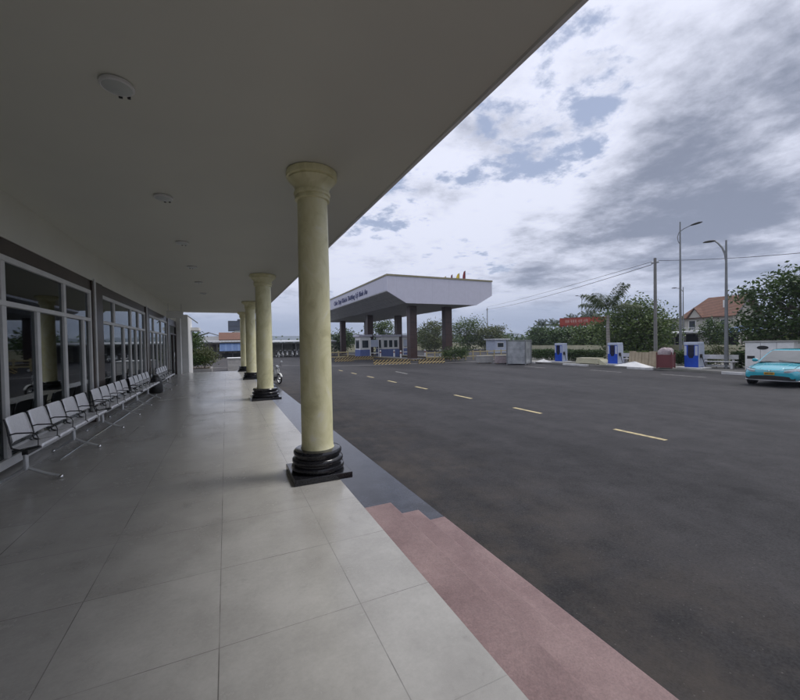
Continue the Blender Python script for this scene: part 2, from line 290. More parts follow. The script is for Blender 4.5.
# ------------------------------------------------------------------ mesh builder
class MB:
    def __init__(s): s.v = []; s.f = []
    def add(s, vs, fs):
        n = len(s.v); s.v += [tuple(p) for p in vs]; s.f += [tuple(i+n for i in f) for f in fs]; return s
    def box(s, x0, x1, y0, y1, z0, z1, m=None):
        p = [(x0, y0, z0), (x1, y0, z0), (x1, y1, z0), (x0, y1, z0), (x0, y0, z1), (x1, y0, z1), (x1, y1, z1), (x0, y1, z1)]
        if m is not None: p = [m @ Vector(q) for q in p]
        return s.add(p, [(3, 2, 1, 0), (4, 5, 6, 7), (0, 1, 5, 4), (1, 2, 6, 5), (2, 3, 7, 6), (3, 0, 4, 7)])
    def quad(s, a, b, c, d): return s.add([a, b, c, d], [(0, 1, 2, 3)])
    def tube(s, pts, rad, seg=8, cap=True):
        pts = [Vector(p) for p in pts]
        if isinstance(rad, (int, float)): rad = [rad]*len(pts)
        n0 = len(s.v); up = Vector((0, 0, 1)); prev = None
        for i, p in enumerate(pts):
            d = (pts[min(i+1, len(pts)-1)]-pts[max(i-1, 0)])
            d = d.normalized() if d.length > 1e-9 else up.copy()
            if prev is None:
                a = d.orthogonal().normalized()
            else:
                a = (prev-d*prev.dot(d)); a = a.normalized() if a.length > 1e-6 else d.orthogonal().normalized()
            prev = a; b = d.cross(a)
            for k in range(seg):
                t = 2*pi*k/seg; s.v.append(tuple(p+(a*cos(t)+b*sin(t))*rad[i]))
        for i in range(len(pts)-1):
            for k in range(seg):
                k2 = (k+1) % seg
                s.f.append((n0+i*seg+k, n0+i*seg+k2, n0+(i+1)*seg+k2, n0+(i+1)*seg+k))
        if cap:
            s.f.append(tuple(n0+k for k in range(seg))[::-1]); s.f.append(tuple(n0+(len(pts)-1)*seg+k for k in range(seg)))
        return s
    def lathe(s, prof, seg=32, c=(0, 0, 0), axis='z', cap=True):
        n0 = len(s.v)
        for r, h in prof:
            for k in range(seg):
                t = 2*pi*k/seg
                if axis == 'z': q = (c[0]+r*cos(t), c[1]+r*sin(t), c[2]+h)
                elif axis == 'y': q = (c[0]+r*sin(t), c[1]+h, c[2]+r*cos(t))
                else: q = (c[0]+h, c[1]+r*cos(t), c[2]+r*sin(t))
                s.v.append(q)
        for i in range(len(prof)-1):
            for k in range(seg):
                k2 = (k+1) % seg
                s.f.append((n0+i*seg+k, n0+i*seg+k2, n0+(i+1)*seg+k2, n0+(i+1)*seg+k))
        if cap:
            s.f.append(tuple(n0+k for k in range(seg))[::-1]); s.f.append(tuple(n0+(len(prof)-1)*seg+k for k in range(seg)))
        return s
    def loft(s, rings, closed=True, cap=True):
        n0 = len(s.v); m = len(rings[0])
        for r in rings: s.v += [tuple(p) for p in r]
        for i in range(len(rings)-1):
            for k in range(m if closed else m-1):
                k2 = (k+1) % m
                s.f.append((n0+i*m+k, n0+i*m+k2, n0+(i+1)*m+k2, n0+(i+1)*m+k))
        if cap and closed:
            s.f.append(tuple(n0+k for k in range(m))[::-1]); s.f.append(tuple(n0+(len(rings)-1)*m+k for k in range(m)))
        return s
    def prism(s, poly, y0, y1, plane='xz'):
        """extrude a 2-D outline: xz along y, yz along x, xy along z"""
        def q(a, b, h): return (a, h, b) if plane == 'xz' else ((h, a, b) if plane == 'yz' else (a, b, h))
        n = len(poly)
        return s.add([q(a, b, y0) for a, b in poly]+[q(a, b, y1) for a, b in poly],
                     [tuple(range(n)), tuple(range(2*n-1, n-1, -1))]+[(i, i+n, (i+1) % n+n, (i+1) % n) for i in range(n)])
    def build(s, name, mat, parent=None, loc=(0, 0, 0), smooth=False, bevel=0.0, rz=0.0, seg=2):
        me = bpy.data.meshes.new(name); me.from_pydata(s.v, [], s.f); me.validate(clean_customdata=False)
        if not getattr(s, 'noflip', False):
            bm = bmesh.new(); bm.from_mesh(me); bmesh.ops.recalc_face_normals(bm, faces=bm.faces[:]); bm.to_mesh(me); bm.free()
        me.materials.append(M[mat] if isinstance(mat, str) else mat)
        if smooth:
            me.polygons.foreach_set('use_smooth', [True]*len(me.polygons)); me.set_sharp_from_angle(angle=radians(38))
        o = bpy.data.objects.new(name, me); COL.objects.link(o)
        o.location = loc; o.rotation_euler.z = rz
        if parent is not None: o.parent = parent
        if bevel:
            b = o.modifiers.new('bevel', 'BEVEL'); b.width = bevel; b.segments = seg; b.limit_method = 'ANGLE'; b.angle_limit = radians(40)
        return o

def tag(o, label=None, cat=None, group=None, kind=None):
    if label: o['label'] = label
    if cat: o['category'] = cat
    if group: o['group'] = group
    if kind: o['kind'] = kind
    return o

def thing(name, label, cat, loc=(0, 0, 0), rz=0.0, group=None):
    o = bpy.data.objects.new(name, None); COL.objects.link(o); o.empty_display_size = .2
    o.location = loc; o.rotation_euler.z = rz
    return tag(o, label, cat, group)

def dup(root, loc, rz=None, label=None, scale=None):
    def cp(o, par):
        c = o.copy(); COL.objects.link(c)
        if par is not None: c.parent = par
        for ch in [k for k in o.children]: cp(ch, c)
        return c
    r = cp(root, None); r.location = loc
    if rz is not None: r.rotation_euler.z = rz
    if label: r['label'] = label
    if scale: r.scale = scale
    return r

ROAD = -.60      # road surface; porch floor is z = 0
ISL = -.46       # roadside island

# ------------------------------------------------------------------ setting
def structure(mb, name, mat, **kw): return tag(mb.build(name, mat, **kw), kind='structure', label=kw.get('label'))

structure(MB().box(-3000, 3000, -3000, 3000, -.90, -.64), 'ground', 'land')
structure(MB().quad((2.0, -60, ROAD), (27.6, -60, ROAD), (27.6, 36, ROAD), (2.0, 36, ROAD)).quad((-70, 36, ROAD), (90, 36, ROAD), (90, 95, ROAD), (-70, 95, ROAD)).quad((-70, 27.1, ROAD), (2.0, 27.1, ROAD), (2.0, 36, ROAD), (-70, 36, ROAD)), 'road', 'asphalt')
structure(MB().box(27.6, 37.0, -60, 35.6, -.66, ISL), 'roadside_island', 'paving')
k = MB()
for a, b in ((-60, 4.5), (4.6, 9.6), (9.7, 12.9), (17.0, 18.9), (22.4, 24.9), (28.4, 33.5)):
    k.box(27.35, 27.6, a, b, -.66, ISL+.012)
structure(k, 'kerb', 'whiteconc', bevel=.015)
# porch floor
structure(MB().box(-3.0, 1.21, -14, 27.0, -.62, 0), 'porch_floor', 'tiles')
# granite apron beside the porch beyond the steps
structure(MB().box(1.213, 2.46, 3.905, 27.0, -.64, -.575), 'apron', 'granite', bevel=.008)
# pale concrete gutter line across the junction
g = MB(); zz = ROAD+.004
pts = [(-6, 44.6), (5.8, 42.8), (9.6, 38.4), (14.5, 36.6), (20, 35.9), (27.3, 35.8)]
for (x0, y0), (x1, y1) in zip(pts, pts[1:]): g.quad((x0, y0-.16, zz), (x1, y1-.16, zz), (x1, y1+.16, zz), (x0, y0+.16, zz))
structure(g, 'gutter_strip', 'concrete')
# painted dashes
d = MB(); zz = ROAD+.004
for i in range(-3, 8):
    y0 = 5.12+3.62*i
    d.quad((8.63, y0, zz), (8.76, y0, zz), (8.76, y0+1.22, zz), (8.63, y0+1.22, zz))
structure(d, 'road_dashes', 'line')
d = MB()
for y0, x in ((24.6, 11.7), (12.2, 24.3), (23.0, 23.3), (17.0, 24.0)):
    d.quad((x, y0, zz), (x+.16, y0, zz), (x+.16+.25, y0+2.6, zz), (x+.25, y0+2.6, zz))
structure(d, 'worn_road_dashes', 'lineworn')
# far hills
h = MB(); n = 150
ridge = []
for i in range(n+1):
    a = -1.0+2.75*i/n      # bearing from +Y
    r = 2500
    z = 26+52*max(0, noise.noise(Vector((a*3.1, 2.3, 0)))+.28)+20*noise.noise(Vector((a*9, 7, 0)))+5*noise.noise(Vector((a*37, 1, 0)))
    z += 40*math.exp(-((a-1.04)/.07)**2)+22*math.exp(-((a-.09)/.10)**2)
    ridge.append((a, r, max(8, z)))
for j, (fr, fz) in enumerate(((.82, 0), (.9, .55), (1.0, 1.0), (1.1, .3))):
    for a, r, z in ridge: h.v.append((sin(a)*r*fr, cos(a)*r*fr, -.7+z*fz+6*fz*noise.noise(Vector((a*60, j, 0)))))
for j in range(3):
    for i in range(n):
        q = j*(n+1)+i; h.f.append((q, q+1, q+n+2, q+n+1))
structure(h, 'hills', 'hill', smooth=True)

# ------------------------------------------------------------------ terminal building
B = thing('terminal_building', 'long pale terminal building with tall glazed bays and a deep flat porch roof', 'building', (-3, 6, 0))
def bb(mb, name, mat, parent=B, **kw):
    mb.v = [(x+3, y-6, z) for x, y, z in mb.v]; return mb.build(name, mat, parent, **kw)
bb(MB().box(-9.5, 2.06, -14, 27.0, 3.76, 4.35), 'porch_roof', 'ceiling')
bb(MB().box(2.063, 2.10, -14, 27.03, 3.735, 4.40), 'fascia', 'white')
bb(MB().box(-2.78, -2.66, -14, 26.0, 3.125, 3.757), 'upper_wall', 'wallpaint')
bb(MB().box(-2.775, -2.675, -14, 26.0, 2.905, 3.122), 'brown_band', 'brown')
# end wall and wing
bb(MB().box(-2.80, -2.45, 26.0, 26.55, 0, 3.757), 'end_wall', 'white', bevel=.01)
bb(MB().box(-9.5, -2.14, 27.06, 30.2, -.62, 3.62).box(-9.5, -1.66, 29.2, 31.2, 2.72, 2.92), 'rear_wing', 'white')
# interior shell
bb(MB().box(-9.5, -9.3, -14, 26.0, 0, 3.7), 'interior_wall', 'interior')
bb(MB().box(-9.3, -3.01, -14, 26.0, -.3, -.004), 'interior_floor', 'concrete')

def window(y0, y1, mull, tops, bottom=.06):
    """one glazed bay: frame bars, transom, glass"""
    f = MB(); X0, X1 = -2.755, -2.665
    w = .10
    f.box(X0, X1, y0, y0+w, bottom, 2.90).box(X0, X1, y1-w, y1, bottom, 2.90)
    f.box(X0, X1, y0+w, y1-w, 2.82, 2.90).box(X0, X1, y0+w, y1-w, bottom, bottom+.12)
    f.box(X0, X1+.012, y0+w, y1-w, 2.215, 2.285)
    for m in mull: f.box(X0+.004, X1-.006, m-.055, m+.055, bottom+.12, 2.215)
    for m in tops: f.box(X0+.004, X1-.006, m-.055, m+.055, 2.285, 2.82)
    o = bb(f, 'window', 'alu', bevel=.006)
    p = MB().box(-2.718, -2.708, y0+w, y1-w, bottom+.12, 2.82)
    p.v = [(x+3, y-6, z) for x, y, z in p.v]
    p.build('pane', 'glass', o)
    return o
def pilaster(y0, y1):
    bb(MB().box(-2.80, -2.645, y0, y0+.10, 0, 3.12), 'pilaster_strip', 'brown')
    bb(MB().box(-2.80, -2.625, y0+.10, y0+.19, 0, 3.16), 'pilaster_post', 'alu')
    bb(MB().box(-2.80, -2.635, y0+.19, y1, 0, 3.12), 'pilaster', 'brown')
def bay(y0, y1):
    L = y1-y0; s = L/5.0
    window(y0, y1, [y0+s*i for i in range(1, 5)], [y0+s, y0+s*2.97, y0+s*4])
bay(-13.0, -7.5); pilaster(-7.5, -6.85)
bay(-6.85, -1.3); pilaster(-1.3, -.65)
bay(-.65, 4.75); pilaster(4.75, 5.45)
window(5.45, 10.42, [6.8, 7.82, 8.93, 9.92], [6.8, 8.93]); pilaster(10.42, 11.15)
window(11.15, 16.55, [12.2, 13.35, 14.2, 15.0, 15.8], [12.35, 14.3, 15.4]); pilaster(16.55, 17.2)
window(17.2, 22.2, [18.2, 19.2, 20.2, 21.2], [18.4, 20.3]); pilaster(22.2, 22.9)
dr = bb(MB().box(-2.76, -2.66, 22.9, 23.02, 0, 2.9).box(-2.76, -2.66, 25.86, 25.98, 0, 2.9).box(-2.76, -2.66, 23.02, 25.86, 2.78, 2.9).box(-2.755, -2.665, 23.02, 25.86, 2.3, 2.38).box(-2.755, -2.665, 24.4, 24.48, 0, 2.3), 'entrance_door', 'brown')
p = MB().box(-2.715, -2.707, 23.02, 25.86, .02, 2.78); p.v = [(x+3, y-6, z) for x, y, z in p.v]; p.build('pane', 'glass', dr)
p = MB().tube([(-2.63, 24.3, .8), (-2.6, 24.3, .84), (-2.6, 24.3, 1.3), (-2.63, 24.3, 1.34)], .015); p.v = [(x+3, y-6, z) for x, y, z in p.v]; p.build('handle', 'chrome', dr, smooth=True)

# pink steps
st = thing('entrance_steps', 'pink granite flight of three steps down from the porch edge to the road', 'steps', (1.2, 0, ROAD))
for i, (x1, z1) in enumerate(((1.64, -.15), (1.985, -.30), (2.33, -.45))):
    MB().box(.012 if i == 0 else (.44, .785)[i-1]+.001, x1-1.2, -14, 3.9, -.03, z1-ROAD).build('step', 'pink', st, bevel=.018, seg=3)

# porch columns
def make_column(name, label, y, x, s):
    c = thing(name, label, 'column', (x, y, 0), 0, 'round porch columns')
    H = 3.757; q = .345*s
    MB().box(-q, q, -q, q, 0.002, .075).build('plinth', 'black', c, bevel=.006)
    pr = [(.30, .075), (.318, .09), (.325, .115), (.318, .14), (.285, .150), (.285, .165), (.30, .172), (.312, .19), (.312, .215), (.298, .235), (.270, .245), (.270, .258), (.285, .265), (.295, .285), (.295, .31), (.28, .33), (.235, .338)]
    MB().lathe([(r*s, h) for r, h in pr], 48).build('base', 'black', c, smooth=True)
    t = s
    sh = [(.205*t, .338), (.198*t, .36), (.194*t, .42), (.193*t, 1.6), (.188*t, 2.6), (.183*t, 3.40)]
    sh2 = []
    for (r0, h0), (r1, h1) in zip(sh, sh[1:]):
        n = max(1, int((h1-h0)/.3))
        sh2 += [(r0+(r1-r0)*i/n, h0+(h1-h0)*i/n) for i in range(n)]
    sh2.append(sh[-1])
    MB().lathe(sh2, 48).build('shaft', 'marble', c, smooth=True)
    k = 3.40; e = (H-k)/.357
    cp = [(.183, 0), (.21, .008), (.212, .03), (.20, .04), (.20, .055), (.218, .064), (.224, .085), (.218, .105), (.206, .112), (.21, .15), (.235, .20), (.27, .235), (.285, .25), (.276, .262), (.276, .27), (.306, .278), (.312, .31), (.306, .352), (.29, .357)]
    MB().lathe([(r*s, k+h*e) for r, h in cp], 48).build('capital', 'marble', c, smooth=True)
    return c
make_column('porch_column', 'cream marbled column nearest the camera, its black base by the pink steps', 4.78, 1.02, 1.0)
make_column('porch_column', 'second cream column from the camera, motorbike parked just beyond it', 12.25, 1.06, 1.22)
make_column('porch_column', 'third cream column from the camera, partly hidden by the second', 19.9, 1.11, 1.22)
make_column('porch_column', 'farthest cream column, at the open far end of the porch', 26.2, 1.06, 1.22)

# ceiling lamps
ords = ['largest round ceiling lamp, nearest the camera above the porch', 'second round ceiling lamp from the camera', 'third round ceiling lamp from the camera', 'fourth round ceiling lamp from the camera', 'fifth round ceiling lamp, last but one in the row', 'sixth and farthest round ceiling lamp of the row']
cl = None
for i, y in enumerate((3.76, 6.3, 8.9, 11.5, 14.2, 17.1)):
    if cl is None:
        cl = thing('ceiling_lamp', ords[0], 'ceiling lamp', (-.75, y, 3.758), 0, 'round lamps along the porch ceiling')
        MB().lathe([(.112, 0), (.120, -.008), (.120, -.028), (.110, -.036), (.104, -.034)], 40).build('rim', 'alu', cl, smooth=True)
        MB().lathe([(.104, -.02), (.104, -.034), (.09, -.038), (.05, -.041), (.01, -.042)], 40).build('diffuser', 'lampglass', cl, smooth=True)
        MB().box(-.015, .012, .112, .128, -.045, -.012).build('clip', 'blackplastic', cl); MB().box(.048, .07, .10, .117, -.045, -.012).build('clip', 'blackplastic', cl)
    else: dup(cl, (-.75-.006*i, y, 3.758), R.uniform(-.6, .6), ords[i])

# ------------------------------------------------------------------ waiting chairs
def make_bench(label, y):
    b = thing('waiting_bench', label, 'bench seating', (-2.2, y, 0), 0, 'rows of steel waiting seats along the windows')
    P = .58; n = 5
    for i in range(n):
        y0, y1 = i*P+.03, (i+1)*P-.03
        def sheet(prof, ny=8, dish=.0):
            m = MB(); rings = []
            for j in range(ny+1):
                t = j/ny; yy = y0+(y1-y0)*t; d = dish*(1-(2*t-1)**2)
                e = .012*(max(0, abs(2*t-1)-.75)/.25)**2
                rings.append([(x-d*.6*nx+e*0, yy, z-d*nz-e) for (x, z, nx, nz) in prof])
            k = len(prof)
            for r in rings: m.v += r
            for j in range(ny):
                for a in range(k-1): m.f.append((j*k+a, j*k+a+1, (j+1)*k+a+1, (j+1)*k+a))
            return m
        sp = [(.098, .405, 0, 0), (.104, .435, 0, 0), (.092, .456, 0, .3), (.06, .462, 0, .6), (-.02, .447, 0, 1), (-.12, .430, 0, 1), (-.19, .432, 0, .6), (-.21, .45, .3, .3)]
        o = sheet(sp, 8, .012).build('seat', 'steel', b, smooth=True); so = o.modifiers.new('s', 'SOLIDIFY'); so.thickness = .006
        bp = [(-.175, .505, .4, 0), (-.165, .52, .6, 0), (-.178, .60, 1, 0), (-.205, .71, 1, 0), (-.225, .785, .7, 0), (-.238, .808, .3, 0), (-.252, .806, 0, 0)]
        o = sheet(bp, 8, .02).build('backrest', 'steel', b, smooth=True); so = o.modifiers.new('s', 'SOLIDIFY'); so.thickness = .006
    for i in range(n+1):
        yy = i*P
        MB().tube([(-.23, yy, .80), (-.205, yy, .70), (-.185, yy, .52), (-.17, yy, .44), (-.08, yy, .40), (.07, yy, .43), (.09, yy, .44)], .011, 8).build('side_frame', 'blackplastic', b, smooth=True)
        MB().tube([(-.205, yy, .60), (-.13, yy, .618), (.02, yy, .61), (.06, yy, .592), (.078, yy, .54), (.075, yy, .45)], [.007, .009, .009, .008, .005, .005], 8).build('armrest', 'blackplastic', b, smooth=True)
    MB().box(-.09, -.03, .02, n*P-.02, .34, .40).build('beam', 'blackplastic', b, bevel=.006)
    for yy in (.04, n*P-1.26):
        l = MB().tube([(-.06, yy, .345), (-.055, yy, .16)], .026, 10).tube([(-.06, yy, .19), (.10, yy, .10), (.265, yy, .035)], [.020, .017, .014], 8).tube([(-.05, yy, .19), (-.18, yy, .10), (-.31, yy, .035)], [.020, .017, .014], 8)  .build('leg', 'silver', b, smooth=True)
        for xx in (.27, -.315):
            MB().lathe([(.006, 0), (.022, .004), (.026, .016), (.022, .034), (.010, .046), (.004, .048)], 14, (xx, yy, 0.001)).build('foot', 'chrome', l, smooth=True)
    return b
bench = make_bench('five-seat steel waiting bench nearest the camera, under the first window', 6.08)
dup(bench, (-2.2, 9.25, 0), 0.0, 'second steel waiting bench from the camera, in front of the brown pilaster')
dup(bench, (-2.2, 12.42, 0), -.0, 'third steel waiting bench from the camera, below the second window bay')
dup(bench, (-2.2, 16.7, 0), 0.0, 'farthest steel waiting bench, set after a gap beside the dark bag')
bg = thing('black_bag', 'black bulky upright bag standing on the floor between the third and last benches', 'bag', (-2.3, 15.95, 0))
MB().loft([[(w*cos(t)*.2, d*sin(t)*.24, z*.92) for t in [2*pi*i/16 for i in range(16)]] for w, d, z in ((.95, 1.0, 0), (1.1, 1.15, .06), (1.05, 1.2, .3), (.8, 1.1, .55), (.4, .95, .68), (.15, .8, .70))]).build('sack', 'blackplastic', bg, smooth=True)
MB().tube([(0, -.12, .75), (0, -.08, .88), (0, .08, .88), (0, .12, .75)], .012).build('strap', 'rubber', bg, smooth=True)
tag(MB().tube([(-2.235, 7.05, .014), (-2.22, 11.0, .012), (-2.20, 15.4, .014)], .011, 8).build('metal_rod', 'chrome', smooth=True), 'long thin metal rod lying on the floor under the waiting benches', 'rod')
# hanging sign and flag pole at the far end of the porch
hs = thing('hanging_sign', 'small blank white sign board hung under the porch roof by the far door', 'sign', (-2.25, 21.6, 3.03))
MB().box(-.36, .36, -.02, .02, 0, .36).build('board', 'white', hs, bevel=.005)
for x in (-.28, .28): MB().tube([(x, 0, .36), (x, 0, .727)], .006, 6).build('hanger', 'polegrey', hs)
tag(MB().tube([(-2.139, 27.2, 3.56), (-1.6, 27.4, 3.12)], .03, 8).build('flag_pole', 'polegrey', smooth=True), 'bare dark slanting flag pole fixed at the far white corner of the building', 'flag pole')

# ------------------------------------------------------------------ gate canopy
G = thing('gate_canopy', 'white drive-through gate canopy on brown pillars with slogan letters on its side', 'gate canopy', (24.6, 60.6, ROAD))
def gg(mb, name, mat, parent=G, **kw):
    mb.v = [(x-24.6, y-60.6, z-ROAD) for x, y, z in mb.v]; return mb.build(name, mat, parent, **kw)
X0, X1, Y0, Y1 = 17.1, 32.1, 40.7, 81.0
ZT, ZE, ZS = 9.46, 7.66, 6.34
# end faces (inverted trapezoid), side faces, soffit, top
for ya, yb in ((Y0, Y0+.25), (Y1-.25, Y1)):
    gg(MB().prism([(X0, ZT), (X0, ZE), (19.55, ZS), (29.6, ZS), (X1, ZE), (X1, ZT)], ya, yb), 'end_fascia', 'gatewhite')
for xa, xb in ((X0, X0+.25), (X1-.25, X1)):
    gg(MB().box(xa, xb, Y0+.251, Y1-.251, ZE+.12, ZT), 'side_fascia', 'gatewhite')
gg(MB().prism([(X0+.02, ZE+.117), (X0+.02, ZE+.01), (19.57, ZS+.02), (29.58, ZS+.02), (X1-.02, ZE+.01), (X1-.02, ZE+.117)], Y0+.252, Y1-.252), 'soffit', 'soffit')
gg(MB().box(X0+.26, X1-.26, Y0+.26, Y1-.26, 8.8, 9.0), 'roof', 'tin')
gg(MB().box(X0-.06, X1+.06, Y0-.06, Y0+.3, ZT+.002, ZT+.2).box(X0-.06, X1+.06, Y1-.3, Y1+.06, ZT+.002, ZT+.2).box(X0-.06, X0+.3, Y0+.3, Y1-.3, ZT+.002, ZT+.2).box(X1-.3, X1+.06, Y0+.3, Y1-.3, ZT+.002, ZT+.2), 'coping', 'gatetrim')
for x in (21.95, 27.25):
    for y in (44.2, 60.2, 76.2):
        gg(MB().box(x-.50, x+.50, y-.50, y+.50, ROAD+.0, ZS+.018), 'pillar', 'columnbrown', bevel=.03)
cu = bpy.data.curves.new('slogan', 'FONT'); cu.body = 'Chúc Quý Khách Thượng Lộ Bình An'; cu.size = 1.02; cu.extrude = .03; cu.align_x = 'RIGHT'; cu.shear = .12; cu.space_character = 1.08
to = bpy.data.objects.new('slogan_tmp', cu); COL.objects.link(to)
bpy.context.view_layer.update()
me = bpy.data.meshes.new_from_object(to.evaluated_get(bpy.context.evaluated_depsgraph_get()))
bpy.data.objects.remove(to)
me.materials.clear(); me.materials.append(M['navy'])
lt = bpy.data.objects.new('lettering', me); COL.objects.link(lt); lt.parent = G
# reads from the -X side: text x axis runs towards -Y
lt.matrix_local = Matrix.Translation((X0-.035-24.6, 47.4-60.6, 8.18-ROAD)) @ Matrix(((0, 0, -1, 0), (-1, 0, 0, 0), (0, 1, 0, 0), (0, 0, 0, 1)))
# flags standing on the roof
def flag(label, x, y, mat, h, w):
    f = thing('flag', label, 'flag', (x, y, ZT+.202), 0, 'flags on the canopy roof')
    MB().tube([(0, 0, 0), (0, 0, h)], .03, 6).build('pole', 'polegrey', f)
    m = MB(); nx, nz = 8, 6
    for j in range(nz+1):
        for i in range(nx+1):
            a = i/nx; m.v.append((-(.04+w*a), .10*sin(a*5+j*.4)*a, h-.05-j/nz*h*.62-.75*a*a*h*.5))
    for j in range(nz):
        for i in range(nx): q = j*(nx+1)+i; m.f.append((q, q+1, q+nx+2, q+nx+1))
    m.build('cloth', mat, f, smooth=True)
for a in (('small yellow flag, leftmost of the four on the canopy roof', 27.7, 45.0, 'yellow', 1.05, .34), ('small dark red flag between the two yellow ones', 28.75, 45.0, 'darkred', 1.35, .32),
          ('large yellow flag beside the large red one', 29.9, 45.0, 'yellow', 1.6, .55), ('large dark red flag, rightmost and tallest', 30.9, 45.0, 'darkred', 2.0, .48)): flag(*a)

# islands, striped blocks, booths and barriers under the canopy
for nm, x, lab in (('gate_island', 21.95, 'striped kerbed island under the left row of brown pillars'), ('gate_island', 27.25, 'striped kerbed island under the right row of brown pillars')):
    t = thing(nm, lab, 'traffic island', (x, 60, ROAD), 0, 'traffic islands below the gate canopy')
    MB().box(-.95, .95, -18, 18, 0, .17).build('kerb', 'hazard', t, bevel=.02); MB().box(-.85, .85, -17.9, 17.9, .172, .19).build('paving', 'concrete', t)
def block(label, x, y, L, rz=0.0, h=.5):
    t = thing('striped_barrier', label, 'barrier', (x, y, ROAD), rz, 'yellow and black striped road barriers')
    MB().prism([(-.28, 0), (.28, 0), (.24, .12), (.12, .22), (.10, h), (-.10, h), (-.12, .22), (-.24, .12)], -L/2, L/2, 'yz' if 0 else 'xz').build('block', 'hazard', t, rz=pi/2, bevel=.01)
block('long striped barrier lying in front of the left pillar of the canopy', 15.9, 36.9, 3.9, -.30)
block('striped barrier right of the nearest brown pillar', 20.0, 35.7, 2.9, -.20)
block('farther striped barrier, left of the long one by the booths', 16.6, 50, 4.0, -.2)
block('short striped barrier behind the motorbike yard gate', 13.6, 47.0, 2.4, -.25)
def booth(label, x0, x1, y, d, nw):
    t = thing('gate_booth', label, 'booth', ((x0+x1)/2, y, ROAD), 0, 'blue and white gate booths')
    w = (x1-x0)/2
    MB().box(-w, w, -d, d, 0, 1.28).build('lower_panel', 'boothblue', t, bevel=.02)
    MB().box(-w+.03, w-.03, -d+.03, d-.03, 1.282, 3.3).build('wall', 'white', t)
    MB().box(-w-.25, w+.25, -d-.25, d+.25, 3.302, 3.62).build('roof', 'gatewhite', t, bevel=.03)
    s = (2*w-.4)/nw
    for i in range(nw):
        a = -w+.2+s*i
        f = MB().box(a+.08, a+s-.08, -d-.0, -d+.05, 1.5, 2.8).build('window', 'alu', t); MB().box(a+.16, a+s-.16, -d-.008, -d-.002, 1.58, 2.72).build('pane', 'windowdark', f)
    MB().box(-w-.02, -w+.025, -d+.5, d-.5, 1.5, 2.8).build('window', 'windowdark', t)
booth('narrow white booth with blue base, left of the middle brown pillar', 18.9, 20.6, 57.5, 1.3, 1)
booth('wide white booth with blue base, behind the left pillars', 22.9, 26.0, 58.5, 1.4, 3)
booth('white booth with blue base beside the nearest left pillar', 28.4, 31.0, 62.5, 1.4, 2)
t = thing('barrier_gate', 'yellow painted rail barrier standing left of the booths', 'barrier', (13.9, 50.5, ROAD))
for x in (-1.3, 0, 1.3): MB().box(x-.07, x+.07, -.07, .07, 0, 1.3).build('post', 'yellowrail', t)
for z in (.5, 1.1): MB().box(-1.3, 1.3, -.04-.075, -.075, z-.07, z+.07).build('rail', 'yellowrail', t)
bo = thing('bollard', 'white bollard standing on the island beside the booths, leftmost of five', 'bollard', (21.0, 53.0, -.41), 0, 'white bollards by the gate booths')
MB().lathe([(.12, 0), (.12, .95), (.10, 1.02), (.04, 1.05)], 14).build('post', 'white', bo, smooth=True); MB().lathe([(.124, .6), (.124, .78)], 14, cap=False).build('band', 'darkred', bo, smooth=True)
for x, y, l in ((22.8, 52.0, 'white bollard standing on the island beside the booths, second from left'), (21.6, 47.0, 'white bollard just left of the nearest brown pillar'), (26.4, 49.0, 'white bollard between the two nearest pillars'), (27.9, 47.2, 'white bollard close to the right brown pillar')): dup(bo, (x, y, -.41), 0, l)
for x, y, l in ((20.9, 55.2, 'tall white sign frame between the booths, left one'), (27.0, 56.4, 'tall white sign frame between the booths, right one')):
    t = thing('sign_frame', l, 'sign frame', (x, y, -.41), .1, 'white sign frames by the gate booths')
    for xx in (-.7, .7): MB().box(xx-.05, xx+.05, -.05, .05, 0, 2.9).build('post', 'white', t)
    MB().box(-.65, .65, -.03, .03, 1.5, 2.6).build('panel', 'bluelight', t); MB().box(-.65, .65, -.04, .04, .5, .62).build('rail', 'white', t)
t = thing('boundary_wall', 'low cream boundary wall far beyond the canopy', 'wall', (40, 101, ROAD))
MB().box(-20, 42, -.15, .15, 0, 2.0).build('wall', 'cream', t); MB().box(-20, 42, -.22, .22, 2.002, 2.15).build('coping', 'whiteconc', t)
# yard rail, crates by the silver tank
t = thing('yellow_railing', 'yellow painted railing with posts between the canopy and the silver tank', 'railing', (24.8, 39.5, ROAD))
for x in range(-3, 9): MB().box(x*1.1-.05, x*1.1+.05, -.05, .05, 0, 1.15).build('post', 'yellowrail', t)
for z in (.45, 1.0): MB().box(-3.3, 8.8, -.03-.085, -.085, z-.05, z+.05).build('rail', 'yellowrail', t)
def crate(label, x, y, sx, sy, h, mat, rz):
    t = thing('crate', label, 'crate', (x, y, ROAD), rz, 'crates left of the silver tank')
    MB().box(-sx, sx, -sy, sy, .08, h).build('body', mat, t, bevel=.02); MB().box(-sx-.03, sx+.03, -sy-.03, sy+.03, h+.002, h+.06).build('lid', 'concrete', t, bevel=.01)
    for a in (-1, 1): MB().box(a*sx*.7-.08, a*sx*.7+.08, -sy*.9, sy*.9, 0, .079).build('skid', 'plywood', t)
crate('low grey-cream crate, left of the pinkish one', 24.1, 31.9, .78, .5, .72, 'concrete', -.5)
crate('pinkish tan crate with pale lid next to the silver tank', 24.9, 30.2, .62, .5, .78, 'plasticclear', -.5)
t = thing('silver_tank', 'tall galvanised sheet-metal tank box standing at the kerb end', 'tank', (25.35, 28.2, ROAD), .55)
MB().box(-.95, .95, -.85, .85, .08, 2.2).build('casing', 'galv', t, bevel=.03)
for x, y in ((-.96, -.86), (.96, -.86), (-.96, .86), (.96, .86)): MB().box(x-.05, x+.05, y-.05, y+.05, 0, 2.34).build('corner_post', 'polegrey', t)
for z in (.75, 1.5): MB().box(-.972, .972, -.872, .872, z-.02, z+.02).build('hoop', 'galv', t)
